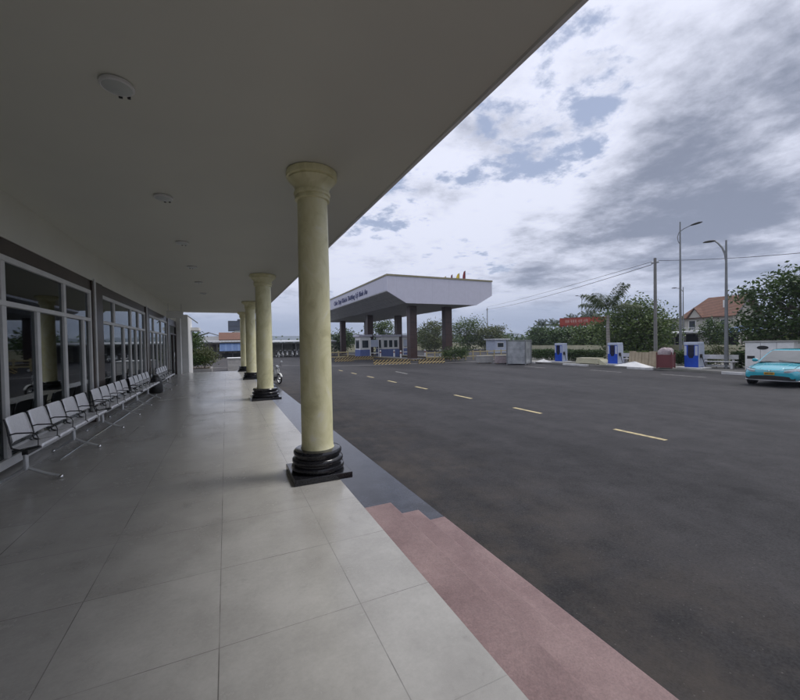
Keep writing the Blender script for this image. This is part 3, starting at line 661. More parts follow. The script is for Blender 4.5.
MB().box(-1.0, 1.0, -.9, .9, 2.24, 2.30).build('lid', 'polegrey', t, bevel=.01)
t = thing('grey_kiosk', 'small grey roofed kiosk behind the crates', 'kiosk', (48.8, 60.5, ROAD))
MB().box(-1.6, 1.6, -1.4, 1.4, 0, 2.5).build('wall', 'bluelight', t); MB().box(-1.9, 1.9, -1.7, 1.7, 2.502, 2.75).build('roof', 'whitetin', t)
f = MB().box(-1.1, .5, -1.43, -1.402, 1.0, 2.0).build('window', 'alu', t); MB().box(-1.0, .4, -1.445, -1.432, 1.1, 1.9).build('pane', 'windowdark', f)

# ------------------------------------------------------------------ roadside island furniture
def charger(label, y, x=28.9):
    c = thing('charging_station', label, 'charging station', (x, y, ISL), 0, 'blue vehicle charging stations')
    MB().box(-.62, .62, -.75, .75, 0, .10).build('pad', 'whiteconc', c, bevel=.02)
    MB().box(-.33, .33, -.42, .42, .102, 1.60).build('cabinet', 'blue', c, bevel=.025)
    MB().box(-.345, .345, -.44, .44, 1.602, 1.80).build('head', 'bluelight', c, bevel=.03)
    MB().box(-.30, .36, -.455, -.425, .14, 1.6).build('side_panel', 'bluelight', c, bevel=.008)
    m = MB(); m.prism([(-.19, 1.62), (.19, 1.62), (.19, .92), (.10, .72), (-.10, .72), (-.19, .92)], -.338, -.331, 'yz')
    m.build('screen', 'screen', c)
    MB().box(-.336, -.331, -.41, -.24, .9, 1.55).build('light_strip', 'bluelight', c); MB().box(-.336, -.331, .27, .41, .9, 1.55).build('light_strip', 'bluelight', c)
    MB().box(-.2, .0, -.53, -.456, .75, 1.0).build('socket', 'blackplastic', c, bevel=.01)
    pts = [(-.1, -.5, .95)]+[(-.1-.05*sin(pi*i/10), -.52-.22*sin(pi*i/10), .95-.75*sin(pi*i/10)) for i in range(1, 10)]+[(.1, -.47, .8)]
    MB().tube(pts, .022, 8).build('cable', 'rubber', c, smooth=True)
    return c
charger('blue charging station farthest away, nearest the silver tank', 26.5)
charger('blue charging station beside the palm trunk', 20.95)
charger('blue charging station between the red crate bin and the pale bench', 15.2)
def cbench(label, x, y, rz):
    t = thing('park_bench', label, 'bench', (x, y, ISL), rz, 'pale concrete roadside benches')
    # sitter faces -X
    for s in (-.72, .72):
        MB().prism([(-.28, 0), (-.16, 0), (-.12, .38), (.14, .38), (.20, 0), (.30, 0), (.34, .86), (.24, .86), (.20, .44), (-.28, .44)], s-.06, s+.06).build('support', 'whiteconc', t, bevel=.01)
    MB().box(-.32, .19, -1.0, 1.0, .442, .50).build('seat', 'whiteconc', t, bevel=.015)
    MB().box(.17, .235, -1.0, 1.0, .62, .92).build('backrest', 'whiteconc', t, bevel=.015)
    MB().box(-.1, .1, -.655, .655, .12, .24).build('stretcher', 'whiteconc', t)
cbench('pale concrete bench right of the nearest blue charger', 30.1, 14.35, .25)
cbench('pale concrete bench half hidden by the tan boards', 30.1, 20.1, .25)
t = thing('crate_bin', 'red mesh crate bin topped with pale sacking beside the tan boards', 'bin', (27.95, 16.45, ISL), .3)
MB().box(-.42, .42, -.42, .42, .06, .95).build('mesh_sides', 'redcage', t)
for x in (-.43, .43):
    for y in (-.43, .43): MB().box(x-.03, x+.03, y-.03, y+.03, 0, 1.12).build('post', 'redcage', t)
m = MB(); rg = []
for z, r in ((.952, .40), (1.1, .43), (1.25, .40), (1.38, .28), (1.42, .1)):
    rg.append([(r*(1+.10*sin(3*a+z*7))*max(-1, min(1, 1.35*cos(a))), r*(1+.1*cos(2*a+z*5))*max(-1, min(1, 1.35*sin(a))), z+.03*sin(5*a)) for a in [2*pi*i/24 for i in range(24)]])
m.loft(rg).build('sacking', 'plasticclear', t, smooth=True)
t = thing('tan_boards', 'tan upright boards leaning in a row between the utility pole and red bin', 'boards', (28.7, 18.4, ISL), .12)
for i in range(5):
    mm = Matrix.Translation((.02*(i % 2), -.96+i*.48, 0)) @ Matrix.Rotation(.14, 4, 'Y') @ Matrix.Rotation(R.uniform(-.02, .02), 4, 'X')
    MB().box(-.05, .05, -.23, .23, .0, 1.12+R.uniform(-.06, .06), mm).build('board', 'plywood', t, bevel=.01)
MB().box(.14, .24, -1.2, 1.2, .55, .65).build('batten', 'plywood', t)
t = thing('slab_stack', 'stack of pale cream slabs lying by the palm foot', 'slab stack', (28.5, 22.95, ISL), .1)
for i in range(4): MB().box(-.55+.03*i, .55-.02*i, -1.1+.05*i+(.04 if i % 2 else 0), 1.05-.02*i, .06+i*.12, .172+i*.12).build('slab', 'cream', t, bevel=.012)
for y in (-.8, .7): MB().box(-.5, .5, y-.06, y+.06, 0, .058).build('bearer', 'plywood', t)
MB().prism([(-1.75, 0), (-1.10, 0), (-1.02, .42), (-1.1, .45)], -.5, .5, 'yz').build('leaning_slab', 'cream', t)
def heap(name, label, x, y, sx, sy, h, mat, seed):
    rr = random.Random(seed); m = MB(); n = 26
    for j in range(9):
        t = j/8
        for i in range(n):
            a = 2*pi*i/n; q = 1+.12*sin(3*a+seed)+.07*sin(7*a+seed*2)
            r = (1-t)**.8*q
            m.v.append((sx*r*cos(a), sy*r*sin(a), h*t*(1+.15*sin(2*a))+.004))
    for j in range(8):
        for i in range(n): m.f.append((j*n+i, j*n+(i+1) % n, (j+1)*n+(i+1) % n, (j+1)*n+i))
    return tag(m.build(name, mat, loc=(x, y, ISL), smooth=True), label, name.replace('_', ' '))
heap('gravel_heap', 'low white heap of gravel in front of the tan boards', 28.05, 18.75, .55, 1.5, .34, 'white', 3)
heap('gravel_heap', 'low pale heap of gravel beside the silver tank', 28.1, 27.9, .6, .9, .26, 'whiteconc', 5)
t = thing('white_cabinet', 'white box cabinet with grey lid standing behind the turquoise taxi', 'cabinet', (29.4, 11.3, ISL), .12)
MB().box(-.7, .7, -1.05, 1.05, .08, 1.76).build('casing', 'alu', t, bevel=.02); MB().box(-.76, .76, -1.1, 1.1, 1.762, 1.84).build('lid', 'concrete', t, bevel=.015)
MB().box(-.66, .66, -1.0, 1.0, 0, .079).build('plinth', 'concrete', t)
MB().lathe([(.01, -.012), (.20, -.012), (.21, 0)], 24).build('vent', 'blackplastic', t)
v = [o for o in t.children if o.name.startswith('vent')][0]; v.rotation_euler = (0, pi/2, 0); v.scale = (.55, 1.25, 1); v.location = (-.703, .25, 1.44)
MB().box(-.712, -.7015, .6, .95, .78, .95).build('latch', 'blackplastic', t)
m = MB()
for y in (-.35, .35): m.box(-.706, -.7012, y-.006, y+.006, .1, 1.74)
m.build('door_gap', 'blackplastic', t)

# poles
def pole_tube(h, r0, r1, n=8): return MB().tube([(0, 0, h*i/n) for i in range(n+1)], [r0+(r1-r0)*i/n for i in range(n+1)], 14)
up = thing('utility_pole', 'plain grey concrete utility pole beside the tan boards, wires at its top', 'utility pole', (33, 20.25, ISL), 0, 'concrete utility poles')
pole_tube(8.85, .145, .105).build('pole', 'poleconc', up, smooth=True)
MB().box(-.05, .05, -.3, .3, 8.42, 8.5).build('crossarm', 'polegrey', up)
for y in (-.24, .24): MB().lathe([(.02, 0), (.045, .02), (.03, .06), (.045, .09), (.02, .12)], 10, (0, y, 8.502)).build('insulator', 'white', up, smooth=True)
dup(up, (69.2, 90, -.6), .5, 'distant utility pole rising behind the right end of the canopy', (1, 1, 1.35))
dup(up, (34.5, -14, -.5), 0, 'concrete utility pole near the road behind the camera')
l1 = thing('street_lamp', 'tallest street lamp, thin grey pole with head pointing right', 'street lamp', (33, 18.3, ISL), 0, 'street lamps along the road')
pole_tube(11.3, .11, .045).build('pole', 'polegrey', l1, smooth=True)
ap = [(0, 0, 9.5), (.0, .14, 9.8), (.0, .20, 10.15), (0, .08, 10.5), (0, -.25, 10.68), (0, -.7, 10.80), (0, -.85, 10.83)]
MB().tube(ap, .028, 8).build('arm', 'polegrey', l1, smooth=True)
def lamp_head(o, y0, z, sgn, L=.75, w=.15):
    rg = []
    for t, k, h in ((0, .3, .05), (.12, .6, .08), (.4, 1, .10), (.75, .95, .09), (1, .35, .04)):
        rg.append([(w*k*cos(a), y0+sgn*L*t, z+.05*t+h*sin(a)*(1 if sin(a) > 0 else .45)) for a in [2*pi*i/14 for i in range(14)]])
    MB().loft(rg).build('lamp_head', 'blackplastic', o, smooth=True)
lamp_head(l1, -.75, 10.80, -1, .8)
l2 = thing('street_lamp', 'sturdy street lamp with dark head on a long curved arm reaching left', 'street lamp', (30.2, 13.95, ISL), 0, 'street lamps along the road')
pole_tube(8.5, .13, .05).build('pole', 'polegrey', l2, smooth=True)
MB().tube([(0, 0, 7.15), (0, .06, 7.6), (0, .22, 8.05), (0, .45, 8.4), (0, .62, 8.58), (0, .72, 8.66)], [.07, .062, .055, .05, .045, .04], 10).build('arm', 'polegrey', l2, smooth=True)
lamp_head(l2, .60, 8.60, 1, .72, .21)
l3 = thing('street_lamp', 'distant slim street lamp seen left of the tiled roof house', 'street lamp', (60, 32.9, -.64), 0, 'street lamps along the road')
pole_tube(9.6, .10, .05).build('pole', 'polegrey', l3, smooth=True); MB().tube([(0, 0, 8.9), (0, .3, 9.4), (0, .9, 9.6)], .04, 8).build('arm', 'polegrey', l3, smooth=True); lamp_head(l3, .85, 9.58, 1, .7)
dup(l3, (80, 66.7, -.64), 0, 'farthest pale street lamp above the trees, left of the red sign', (1.2, 1.2, 1.38))
def wire(name, label, a, b, sag, r=.02):
    a, b = Vector(a), Vector(b); n = 40
    tag(MB().tube([a.lerp(b, i/n)-Vector((0, 0, 4*sag*(i/n)*(1-i/n))) for i in range(n+1)], r, 5).build(name, 'rubber', smooth=True), label, 'wire', 'overhead wires')
wire('overhead_wire', 'overhead wire running left from the utility pole, the upper of two', (33, 20.5, 8.14), (69.2, 90.2, 11.65), .25, .018)
wire('overhead_wire', 'overhead wire sagging left from the utility pole, the lower of two', (33, 20.5, 7.9), (69.2, 90.2, 11.0), .55, .024)
wire('overhead_wire', 'overhead wire running right from the utility pole past both lamps', (33, 20.0, 8.14), (34.5, -13.76, 8.5), 1.75, .018)

# ------------------------------------------------------------------ vegetation
def leaf_quads(m, p, L, W, rr, droop=.25, nrm=None):
    d = Vector((rr.gauss(0, 1), rr.gauss(0, 1), rr.gauss(0, .6)-droop)).normalized()
    s = d.cross(Vector((rr.gauss(0, 1), rr.gauss(0, 1), rr.gauss(0, 1)+.8))).normalized()
    n = d.cross(s)
    a = p; b = p+d*L*.5+s*W*.5+n*L*.06; c = p+d*L; e = p+d*L*.5-s*W*.5+n*L*.06
    k = len(m.v); m.v += [tuple(a), tuple(b), tuple(c), tuple(e)]; m.f.append((k, k+1, k+2, k+3))
def tree(name, label, base, h, crown, nclump, nleaf, leaf, mat, seed, group=None, trunk=.14, cat='tree', spread=.28, lowest=None, flower=0):
    """crown = (cx,cy,cz,rx,ry,rz) relative to the base"""
    rr = random.Random(seed)
    t = thing(name, label, cat, base, 0, group)
    cx, cy, cz, rx, ry, rz = crown
    cl = []
    while len(cl) < nclump:
        v = Vector((rr.uniform(-1, 1), rr.uniform(-1, 1), rr.uniform(-1, 1)))
        if v.length > 1 or v.length < .25: continue
        v *= (.72+.28*rr.random())/max(.55, v.length)**.45
        v += Vector((.16*noise.noise(v*2+Vector((seed, 0, 0))),)*3)
        p = Vector((cx+v.x*rx, cy+v.y*ry, cz+v.z*rz))
        if p.z < .5: p.z = rr.uniform(.4, 1.0)
        cl.append(p)
    tr = MB(); top = Vector((cx*.6, cy*.6, cz))
    tr.tube([Vector((0, 0, 0)), Vector((cx*.1+.05, cy*.1, cz*.3)), Vector((cx*.35, cy*.35-.05, cz*.65)), top], [trunk, trunk*.8, trunk*.62, trunk*.35], 10)
    for p in cl:
        q = Vector((cx*.3, cy*.3, cz*rr.uniform(.45, .85))); mid = q.lerp(p, .5)+Vector((0, 0, .12*rz*rr.uniform(-.2, 1)))
        tr.tube([q, mid, p], [trunk*.36, trunk*.22, trunk*.08], 5)
    tr.build('trunk', 'bark', t, smooth=True)
    m = MB(); m.noflip = True; fm = MB(); fm.noflip = True
    for p in cl:
        k = rr.uniform(.6, 1.3); c = min(rx, ry, rz)*spread*k+.12
        for _ in range(int(nleaf*k*k)):
            o = Vector((rr.gauss(0, c), rr.gauss(0, c), rr.gauss(0, c*.62)))
            q = p+o
            if q.z < .1: q.z = .1+rr.random()*.4
            if flower and rr.random() < flower: leaf_quads(fm, q+Vector((0, 0, .1)), leaf*.6, leaf*.5, rr)
            else: leaf_quads(m, q, leaf*rr.uniform(.7, 1.25), leaf*.5*rr.uniform(.8, 1.2), rr)
    m.build('crown', mat, t)
    if fm.v: fm.build('blossom', 'flower', t)
    return t
# big tree at the right edge, wide bush tree in the middle
tree('broadleaf_tree', 'large dark broadleaf tree at the right edge behind the taxi', (32.4, 10.2, ISL), 6, (0, .3, 3.75, 2.5, 4.2, 3.1), 105, 95, .29, 'leafA', 3, trunk=.16, spread=.14)
tree('broadleaf_tree', 'wide dense bushy tree behind the palm trunk and middle charger', (37.4, 24.9, -.64), 5, (0, 0, 3.25, 2.6, 3.9, 2.85), 120, 100, .29, 'leafB', 8, trunk=.16, spread=.20, flower=.015)
tree('broadleaf_tree', 'small dark tree in front of the tiled roof house', (46.5, 22.6, -.64), 4, (0, 0, 2.6, 1.2, 1.3, 1.75), 34, 60, .26, 'leafA', 21, trunk=.1, spread=.22)
tree('broadleaf_tree', 'dark shrubby tree left of the tall street lamp, behind the boards', (44, 28.4, -.64), 4, (0, 0, 2.6, 1.7, 1.6, 1.9), 36, 70, .26, 'leafA', 22, trunk=.1, spread=.22)
tree('broadleaf_tree', 'pale green tree between the second street lamp and the large dark tree', (42.5, 16.3, -.64), 4, (0, 0, 2.1, 1.3, 1.6, 1.7), 36, 60, .24, 'leafC', 23, trunk=.1, spread=.22)
# trees behind the canopy and along the road, far to near
ts = [
 ('round olive green tree right of the nearest pillars', 47.5, 83, 7.4, 4.2, 'leafC', 31), ('tall uneven green tree left of the grey kiosk', 59.5, 86, 9.4, 4.2, 'leafB', 32),
 ('bushy olive tree directly behind the grey kiosk', 62.5, 80, 6.6, 4.2, 'leafC', 33), ('green tree seen between the two right pillars', 51.5, 93, 6.8, 3.4, 'leafB', 34),
 ('tree showing above the white booths below the canopy', 35.5, 88, 8.4, 3.2, 'leafB', 35), ('dark round tree seen left of the middle pillar', 25.8, 92, 6.0, 3.4, 'leafA', 36),
 ('dark tree below the red sign board', 60, 47, 4.6, 3.3, 'leafA', 37), ('dark tree right of the farthest charger', 52, 46.5, 4.4, 2.8, 'leafA', 38),
 ('dark tree behind the silver tank lid', 58, 57.5, 5.2, 3.2, 'leafA', 39), ('dark spreading tree left of the farthest lamp', 70, 63, 5.8, 3.6, 'leafB', 40),
 ('low dark tree between the red sign and bushy tree', 50, 39.5, 4.6, 2.6, 'leafB', 41), ('dark tree behind the grey shed roofs', 63, 40, 4.6, 2.6, 'leafA', 42)]
for lab, x, y, hh, r, mt, sd in ts:
    tree('broadleaf_tree', lab, (x, y, -.64), hh, (0, 0, hh*.52, r*1.1, r*1.05, hh*.50), 64, 62, .50, mt, sd, 'trees beyond the road', trunk=.16, spread=.19)
# hedges
def hedge(label, x, y0, y1, h, w, mat, seed, n):
    t = thing('hedge', label, 'hedge', (x, (y0+y1)/2, ISL), 0, 'clipped hedges on the island'); rr = random.Random(seed)
    L = (y1-y0)/2; m = MB(); m.noflip = True
    for _ in range(n):
        y = rr.uniform(-L, L); top = h*(.86+.16*noise.noise(Vector((y*1.3, seed, 0)))+.06*noise.noise(Vector((y*5, seed, 3))))
        leaf_quads(m, Vector((rr.uniform(-w, w), y, top*rr.random()**.6)), .17*rr.uniform(.7, 1.4), .09, rr, -.1)
    m.build('foliage', mat, t)
    s = MB()
    for i in range(int(L*2/.6)):
        y = -L+.3+i*.6; s.tube([(0, y, 0), (rr.uniform(-.1, .1), y+rr.uniform(-.1, .1), h*.6)], [.025, .012], 5)
    s.build('stems', 'bark', t)
hedge('long dark clipped hedge from the silver tank to the palm', 31.8, 24.2, 33.0, 1.25, .55, 'leafA', 1, 9000)
hedge('dark hedge behind the red bin and nearest charger', 32.0, 15.6, 19.4, 1.25, .5, 'leafA', 2, 5000)
hedge('short dark hedge behind the pale bench and white cabinet', 31.6, 11.6, 14.2, 1.3, .5, 'leafA', 4, 3600)
hedge('hedge behind the half hidden bench', 32.2, 20.3, 23.2, 1.1, .45, 'leafB', 6, 3600)
tree('bush', 'dark round bush right of the nearest canopy pillar', (24.0, 37.2, -.64), 2, (0, 0, .9, 1.5, .8, .8), 34, 60, .2, 'leafA', 51, None, .05, 'bush', .28)
tree('bush', 'flowering yellow-green bush beside the nearest charger', (31.0, 14.9, ISL), 2, (0, 0, .95, .4, .5, .75), 16, 50, .14, 'leafC', 52, None, .03, 'bush', .3)
tag(MB().box(39.6, 39.9, -50, 46, -.64, .95).build('roadside_wall', 'cream'), 'low pale wall running behind the hedges and chargers', 'wall')

# palms
def palm(name, label, base, h, nf, fl, seed, group=None, up=.9, tr=.17):
    rr = random.Random(seed); t = thing(name, label, 'palm', base, 0, group)
    MB().tube([(0, 0, 0), (.02, .0, h*.1), (.03, .02, h*.4), (.0, .03, h*.75), (0, 0, h)], [tr*1.15, tr, tr*.92, tr*.8, tr*.6], 14).build('trunk', 'palmbark', t, smooth=True)
    MB().tube([(0, 0, h), (0, 0, h+.35*up), (0, 0, h+.8*up)], [tr*.62, tr*.6, tr*.3], 10).build('crownshaft', 'palmshaft', t, smooth=True)
    for i in range(nf):
        az = 2*pi*i/nf*1.0+rr.uniform(-.25, .25); el = rr.uniform(.75, 1.3) if i % 3 else rr.uniform(.3, .7)
        m = MB(); m.noflip = True; pts = []; p = Vector((0, 0, h+.55*up)); e = el; n = 12
        for k in range(n+1):
            pts.append(p.copy()); p = p+Vector((cos(az)*cos(e), sin(az)*cos(e), sin(e)))*fl/n; e -= (.020+.075*k/n)*(1.0+rr.uniform(-.15, .25))
        m.tube(pts, [.03*(1-.8*k/n) for k in range(n+1)], 5)
        side = Vector((-sin(az), cos(az), 0))
        for k in range(n*4):
            f = (k+.5)/(n*4); j = min(n-1, int(f*n)); q = pts[j].lerp(pts[j+1], f*n-j); d = (pts[j+1]-pts[j]).normalized()
            if f < .10: continue
            Ls = fl*.33*sin(pi*(.12+.82*f))**.7
            for sg in (-1, 1):
                ld = (d*.55+side*sg*(.75+rr.uniform(-.15, .15))+Vector((0, 0, rr.uniform(-.55, .15)))).normalized(); w = d*.03*fl/2
                tip = q+ld*Ls+Vector((0, 0, -.45*Ls)); md = q+ld*Ls*.5+Vector((0, 0, .02))
                a = len(m.v); m.v += [tuple(q-w*.5), tuple(md-w*.8), tuple(tip), tuple(md+w*.8)]; m.f.append((a, a+1, a+2, a+3))
        m.build('frond', 'leafP', t)
    return t
palm('palm_tree', 'slim palm with pale trunk and upright fronds beside the middle charger', (31.5, 23.5, ISL), 4.3, 10, 2.7, 9)
far = [('distant palm left of the red sign board', 74, 64, 7.2), ('distant palm right of the red sign board', 66, 53, 7.0), ('distant palm above the dark tree line left of the lamp', 84, 79, 7.2), ('distant palm behind the tank', 86, 86, 7.4), ('distant palm near the middle of the tree line', 80, 69, 6.6)]
for i, (lab, x, y, h) in enumerate(far): palm('palm_tree', lab, (x, y, -.64), h-1.2, 13, 2.6, 60+i, 'distant palms over the tree line', .6, .2)
# far wood: one mass
rr = random.Random(77); m = MB(); m.noflip = True
for i in range(560):
    a = rr.uniform(-.35, 2.3); d = rr.uniform(140, 210)
    hh = 4.2+3.2*max(-.6, noise.noise(Vector((a*14, 5, 0))))+rr.uniform(-.8, .8)
    c = Vector((sin(a)*d, cos(a)*d, -.6))
    for _ in range(34):
        leaf_quads(m, c+Vector((rr.gauss(0, 2.4), rr.gauss(0, 2.4), abs(rr.gauss(.5, .28))*hh)), 1.5, .9, rr, 0)
tag(m.build('far_wood', 'leafA'), 'dark mass of far trees along the horizon', 'wood', kind='stuff')

# ------------------------------------------------------------------ houses and sheds
Hs = thing('tiled_roof_house', 'two storey pale house with terracotta tiled roof beyond the road', 'house', (84, 40, -.64))
def hh(mb, name, mat, parent=Hs, **kw):
    mb.v = [(x-84, y-40, z+.64) for x, y, z in mb.v]; return mb.build(name, mat, parent, **kw)
hh(MB().box(80, 88, 36.0, 43.6, -.64, 5.35), 'wall', 'housewall')
hh(MB().prism([(80.02, 5.352), (87.98, 5.352), (84, 8.75)], 36.0, 36.25), 'gable_wall', 'housewall')
z0, z1 = 5.25, 9.05
ro = MB()
ro.add([(79.3, 44.3, z0), (79.3, 35.2, z0), (84, 35.2, z1), (84, 41.6, z1), (88.7, 44.3, z0), (88.7, 35.2, z0)], [(0, 1, 2, 3), (4, 0, 3), (5, 4, 3, 2)])
r = hh(ro, 'roof', 'terracotta'); s = r.modifiers.new('t', 'SOLIDIFY'); s.thickness = .18; s.offset = 1
hh(MB().prism([(78.95, z0-.15), (79.25, z0-.1), (84, z1-.12), (84, z1+.14), (79.1, z0+.2)], 35.02, 35.185).prism([(88.9, z0-.15), (88.6, z0-.1), (84, z1-.12), (84, z1+.14), (88.8, z0+.2)], 35.02, 35.185), 'barge_board', 'brown')
hh(MB().prism([(40.5, 5.37), (42.5, 5.37), (41.5, 6.9)], 79.2, 79.5, 'yz'), 'front_gable', 'housewall')
ro = MB(); ro.add([(78.9, 42.9, 5.3), (78.9, 41.5, 7.25), (78.9, 40.1, 5.3), (81.4, 41.5, 7.25), (79.6, 42.9, 5.5), (79.6, 40.1, 5.5)], [(0, 1, 3, 4), (1, 2, 5, 3)])
r = hh(ro, 'front_gable_roof', 'terracotta'); s = r.modifiers.new('t', 'SOLIDIFY'); s.thickness = .15
hh(MB().box(81.2, 81.5, 37.6, 38.0, 7.0, 8.3), 'vent_pipe', 'white')
for y in (37.2, 39.4, 42.3):
    f = hh(MB().box(79.93, 79.998, y-.6, y+.6, 3.1, 4.9), 'window', 'white'); 
    p = MB().box(79.91, 79.928, y-.5, y+.5, 3.2, 4.8); p.v = [(x-84, yy-40, z+.64) for x, yy, z in p.v]; p.build('pane', 'windowdark', f)
b = MB().box(78.6, 79.99, 36.2, 43.5, 2.55, 2.75)
for i in range(37): b.box(78.62, 78.66, 36.25+i*.2, 36.29+i*.2, 2.752, 3.5)
b.box(78.6, 78.68, 36.2, 43.5, 3.502, 3.58)
hh(b, 'balcony', 'white')
def shed(label, x0, x1, y0, y1, zf, zb, roof, group=None, wall='dark', axis='x', name='open_shed'):
    cx, cy = (x0+x1)/2, (y0+y1)/2; t = thing(name, label, 'shed', (cx, cy, -.64), 0, group)
    X0, X1, Y0, Y1 = x0-cx, x1-cx, y0-cy, y1-cy
    if axis == 'x': pr = [(X0-.5, zf+.64), (X1+.3, zb+.64), (X1+.3, zb+.78), (X0-.5, zf+.78)]; MB().prism(pr, Y0-.4, Y1+.4).build('roof', roof, t)
    else: MB().prism([(Y0-.5, zf+.64), (Y1+.3, zb+.64), (Y1+.3, zb+.78), (Y0-.5, zf+.78)], X0-.4, X1+.4, 'yz').build('roof', roof, t)
    hp = min(zf, zb)+.6
    if axis == 'x':
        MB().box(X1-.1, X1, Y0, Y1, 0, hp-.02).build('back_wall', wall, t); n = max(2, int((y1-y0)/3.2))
        for i in range(n+1): MB().box(X0-.08, X0+.08, Y0+(Y1-Y0)*i/n-.08, Y0+(Y1-Y0)*i/n+.08, 0, hp-.01).build('post', 'shedpost', t)
    else:
        MB().box(X0, X1, Y1-.1, Y1, 0, hp-.02).build('back_wall', wall, t); n = max(2, int((x1-x0)/2.2))
        for i in range(n+1): MB().box(X0+(X1-X0)*i/n-.08, X0+(X1-X0)*i/n+.08, Y0-.08, Y0+.08, 0, hp-.01).build('post', 'shedpost', t)
        MB().box(X0-.3, X1+.3, Y0-.14, Y0-.081, hp-.28, hp-.02).build('eave_beam', 'shedpost', t)
    return t
shed('open white-roofed shed left of the house, dark inside', 66, 73, 37.5, 45.0, 2.35, 2.7, 'whitetin', 'open sheds before the house')
shed('open pale-roofed shed below the tiled house, right of the tall lamp', 68, 75, 33.0, 37.0, 2.5, 3.0, 'tin', 'open sheds before the house')
shed('bluish-roofed shed right of the tiled house, beside the large tree', 64, 72, 25.0, 30.6, 2.3, 3.4, 'awning', 'open sheds before the house')
t = thing('brown_shop', 'plain brown-grey flat building left of the tiled house', 'building', (86, 48.4, -.64))
MB().box(-2.5, 2.5, -3.4, 3.4, 0, 6.1).build('wall', 'shedwall', t); MB().box(-2.7, 2.7, -3.6, 3.6, 6.102, 6.3).build('roof', 'shedpost', t)
f = MB().box(-2.56, -2.502, -1.2, .2, 3.2, 5.2).build('window', 'white', t); MB().box(-2.575, -2.562, -1.1, .1, 3.3, 5.1).build('pane', 'windowdark', f)
# red sign
t = thing('red_sign', 'red sign board with pale lettering standing above the trees', 'sign', (60.5, 50.0, -.64), .62)
MB().box(-.08, .08, -4.2, 4.2, 5.0, 6.45).build('board', 'redsign', t)
for y in (-3.5, 0, 3.5): MB().box(.082, .22, y-.08, y+.08, 0, 6.2).build('post', 'shedpost', t)
m = MB(); rr = random.Random(4); y = 3.2
while y > -.4:
    w = rr.uniform(.22, .36); m.box(-.1, -.081, y-w, y-w+.08, 5.5, 6.05)
    if rr.random() < .7: m.box(-.1, -.081, y-.07, y, 5.5, 6.05)
    if rr.random() < .8: m.box(-.1, -.081, y-w+.081, y-.071, 5.97, 6.05)
    m.box(-.1, -.081, y-w+.081, y-.071, 5.72, 5.79); y -= w+.14
m.build('lettering', 'paleletter', t)
MB().prism([(-4.2, 4.99)]+[(-4.2+8.4*i/24, 4.99-(.0 if i % 2 == 0 else .28)) for i in range(25)]+[(4.2, 4.99)], -.05, .05, 'yz').build('valance', 'redsign', t)

# background seen through the far end of the porch
ms = shed('low market shed with dark beam and blue awning beyond the porch end', -4.2, 3.8, 80, 85, 2.35, 2.6, 'tin', None, 'shedwall', 'y', 'market_shed')
MB().add([(-.9, -2.6, 2.86), (3.1, -2.6, 2.86), (3.1, -4.4, 1.35), (-.9, -4.4, 1.35), (-.9, -2.6, 2.80), (3.1, -2.6, 2.80), (3.1, -4.4, 1.29), (-.9, -4.4, 1.29)], [(0, 1, 2, 3), (7, 6, 5, 4), (3, 2, 6, 7), (0, 3, 7, 4), (1, 0, 4, 5), (2, 1, 5, 6)]).build('awning', 'awning', ms)
MB().box(-.6, 3.0, -2.2, -.5, 0, .85).build('counter', 'dark', ms)
shed('long motorbike shed with pale roof seen between the two nearest columns', 4.6, 19.5, 74, 78, 2.15, 2.45, 'whitetin', None, 'shedwall', 'y', 'motorbike_shed')
t = thing('orange_roof_house', 'low house with faded orange roof behind the market shed', 'house', (3.2, 120, -.64))
MB().box(-4.4, 4.4, -4, 4, 0, 4.0).build('wall', 'housewall', t)
MB().prism([(-4.7, 3.9), (0, 6.0), (4.7, 3.9), (4.7, 4.05), (0, 6.15), (-4.7, 4.05)], -5, 5, 'yz').build('roof', 'terracotta', t)
for x in (-2.6, 2.2): MB().box(x-.6, x+.6, -4.05, -4.002, 1.2, 2.8).build('window', 'windowdark', t)
t = thing('pale_house', 'small pale grey house left of the orange roof, behind the shrubs', 'house', (-4.6, 128, -.64))
MB().box(-3.2, 3.2, -3, 3, 0, 5.2).build('wall', 'white', t); MB().prism([(-3.5, 5.1), (0, 6.3), (3.5, 5.1), (3.5, 5.25), (0, 6.45), (-3.5, 5.25)], -3.4, 3.4, 'xz').build('roof', 'tin', t)
MB().box(-1, 1, -3.05, -3.002, 2, 3.6).build('window', 'windowdark', t)
t = thing('slate_building', 'tall slate blue block on a white body, far beyond the porch end', 'building', (8.6, 252, -.64))
MB().box(-3.8, 7, -4, 8, 0, 11.4).build('body', 'white', t); MB().box(-7.2, 8, -5, 9, 11.402, 17.2).build('upper_block', 'navyblock', t); MB().box(-2, 8.2, -5.3, 9, 17.202, 18.2).build('parapet', 'navyblock', t)
for i in range(5): MB().box(-3+i*2, -2+i*2, -4.06, -4.002, 8, 9.6).build('window', 'windowdark', t)
tree('broadleaf_tree', 'dark tree above the shrubs left of the pale house', (-6.8, 95, -.64), 6, (0, 0, 3.6, 2.4, 2.0, 2.2), 34, 60, .4, 'leafA', 71, None, .15)
t = thing('tiled_block', 'pale tiled low block standing on the yard beyond the porch end', 'block', (1.35, 38.0, ROAD))
MB().box(-1.25, 1.25, -.9, .9, 0, 1.08).build('block', 'lighttile', t, bevel=.01); MB().box(-1.3, 1.3, -.95, .95, 1.082, 1.16).build('top', 'white', t, bevel=.01)
pl = thing('planter', 'long brick-edged planter bed by the white building corner', 'planter', (-2.5, 35.8, ROAD))
MB().box(-1.4, 1.4, -1.6, 1.6, 0, .42).build('edging', 'concrete', pl, bevel=.03); MB().box(-1.25, 1.25, -1.45, 1.45, .425, .46).build('soil', 'soil', pl)
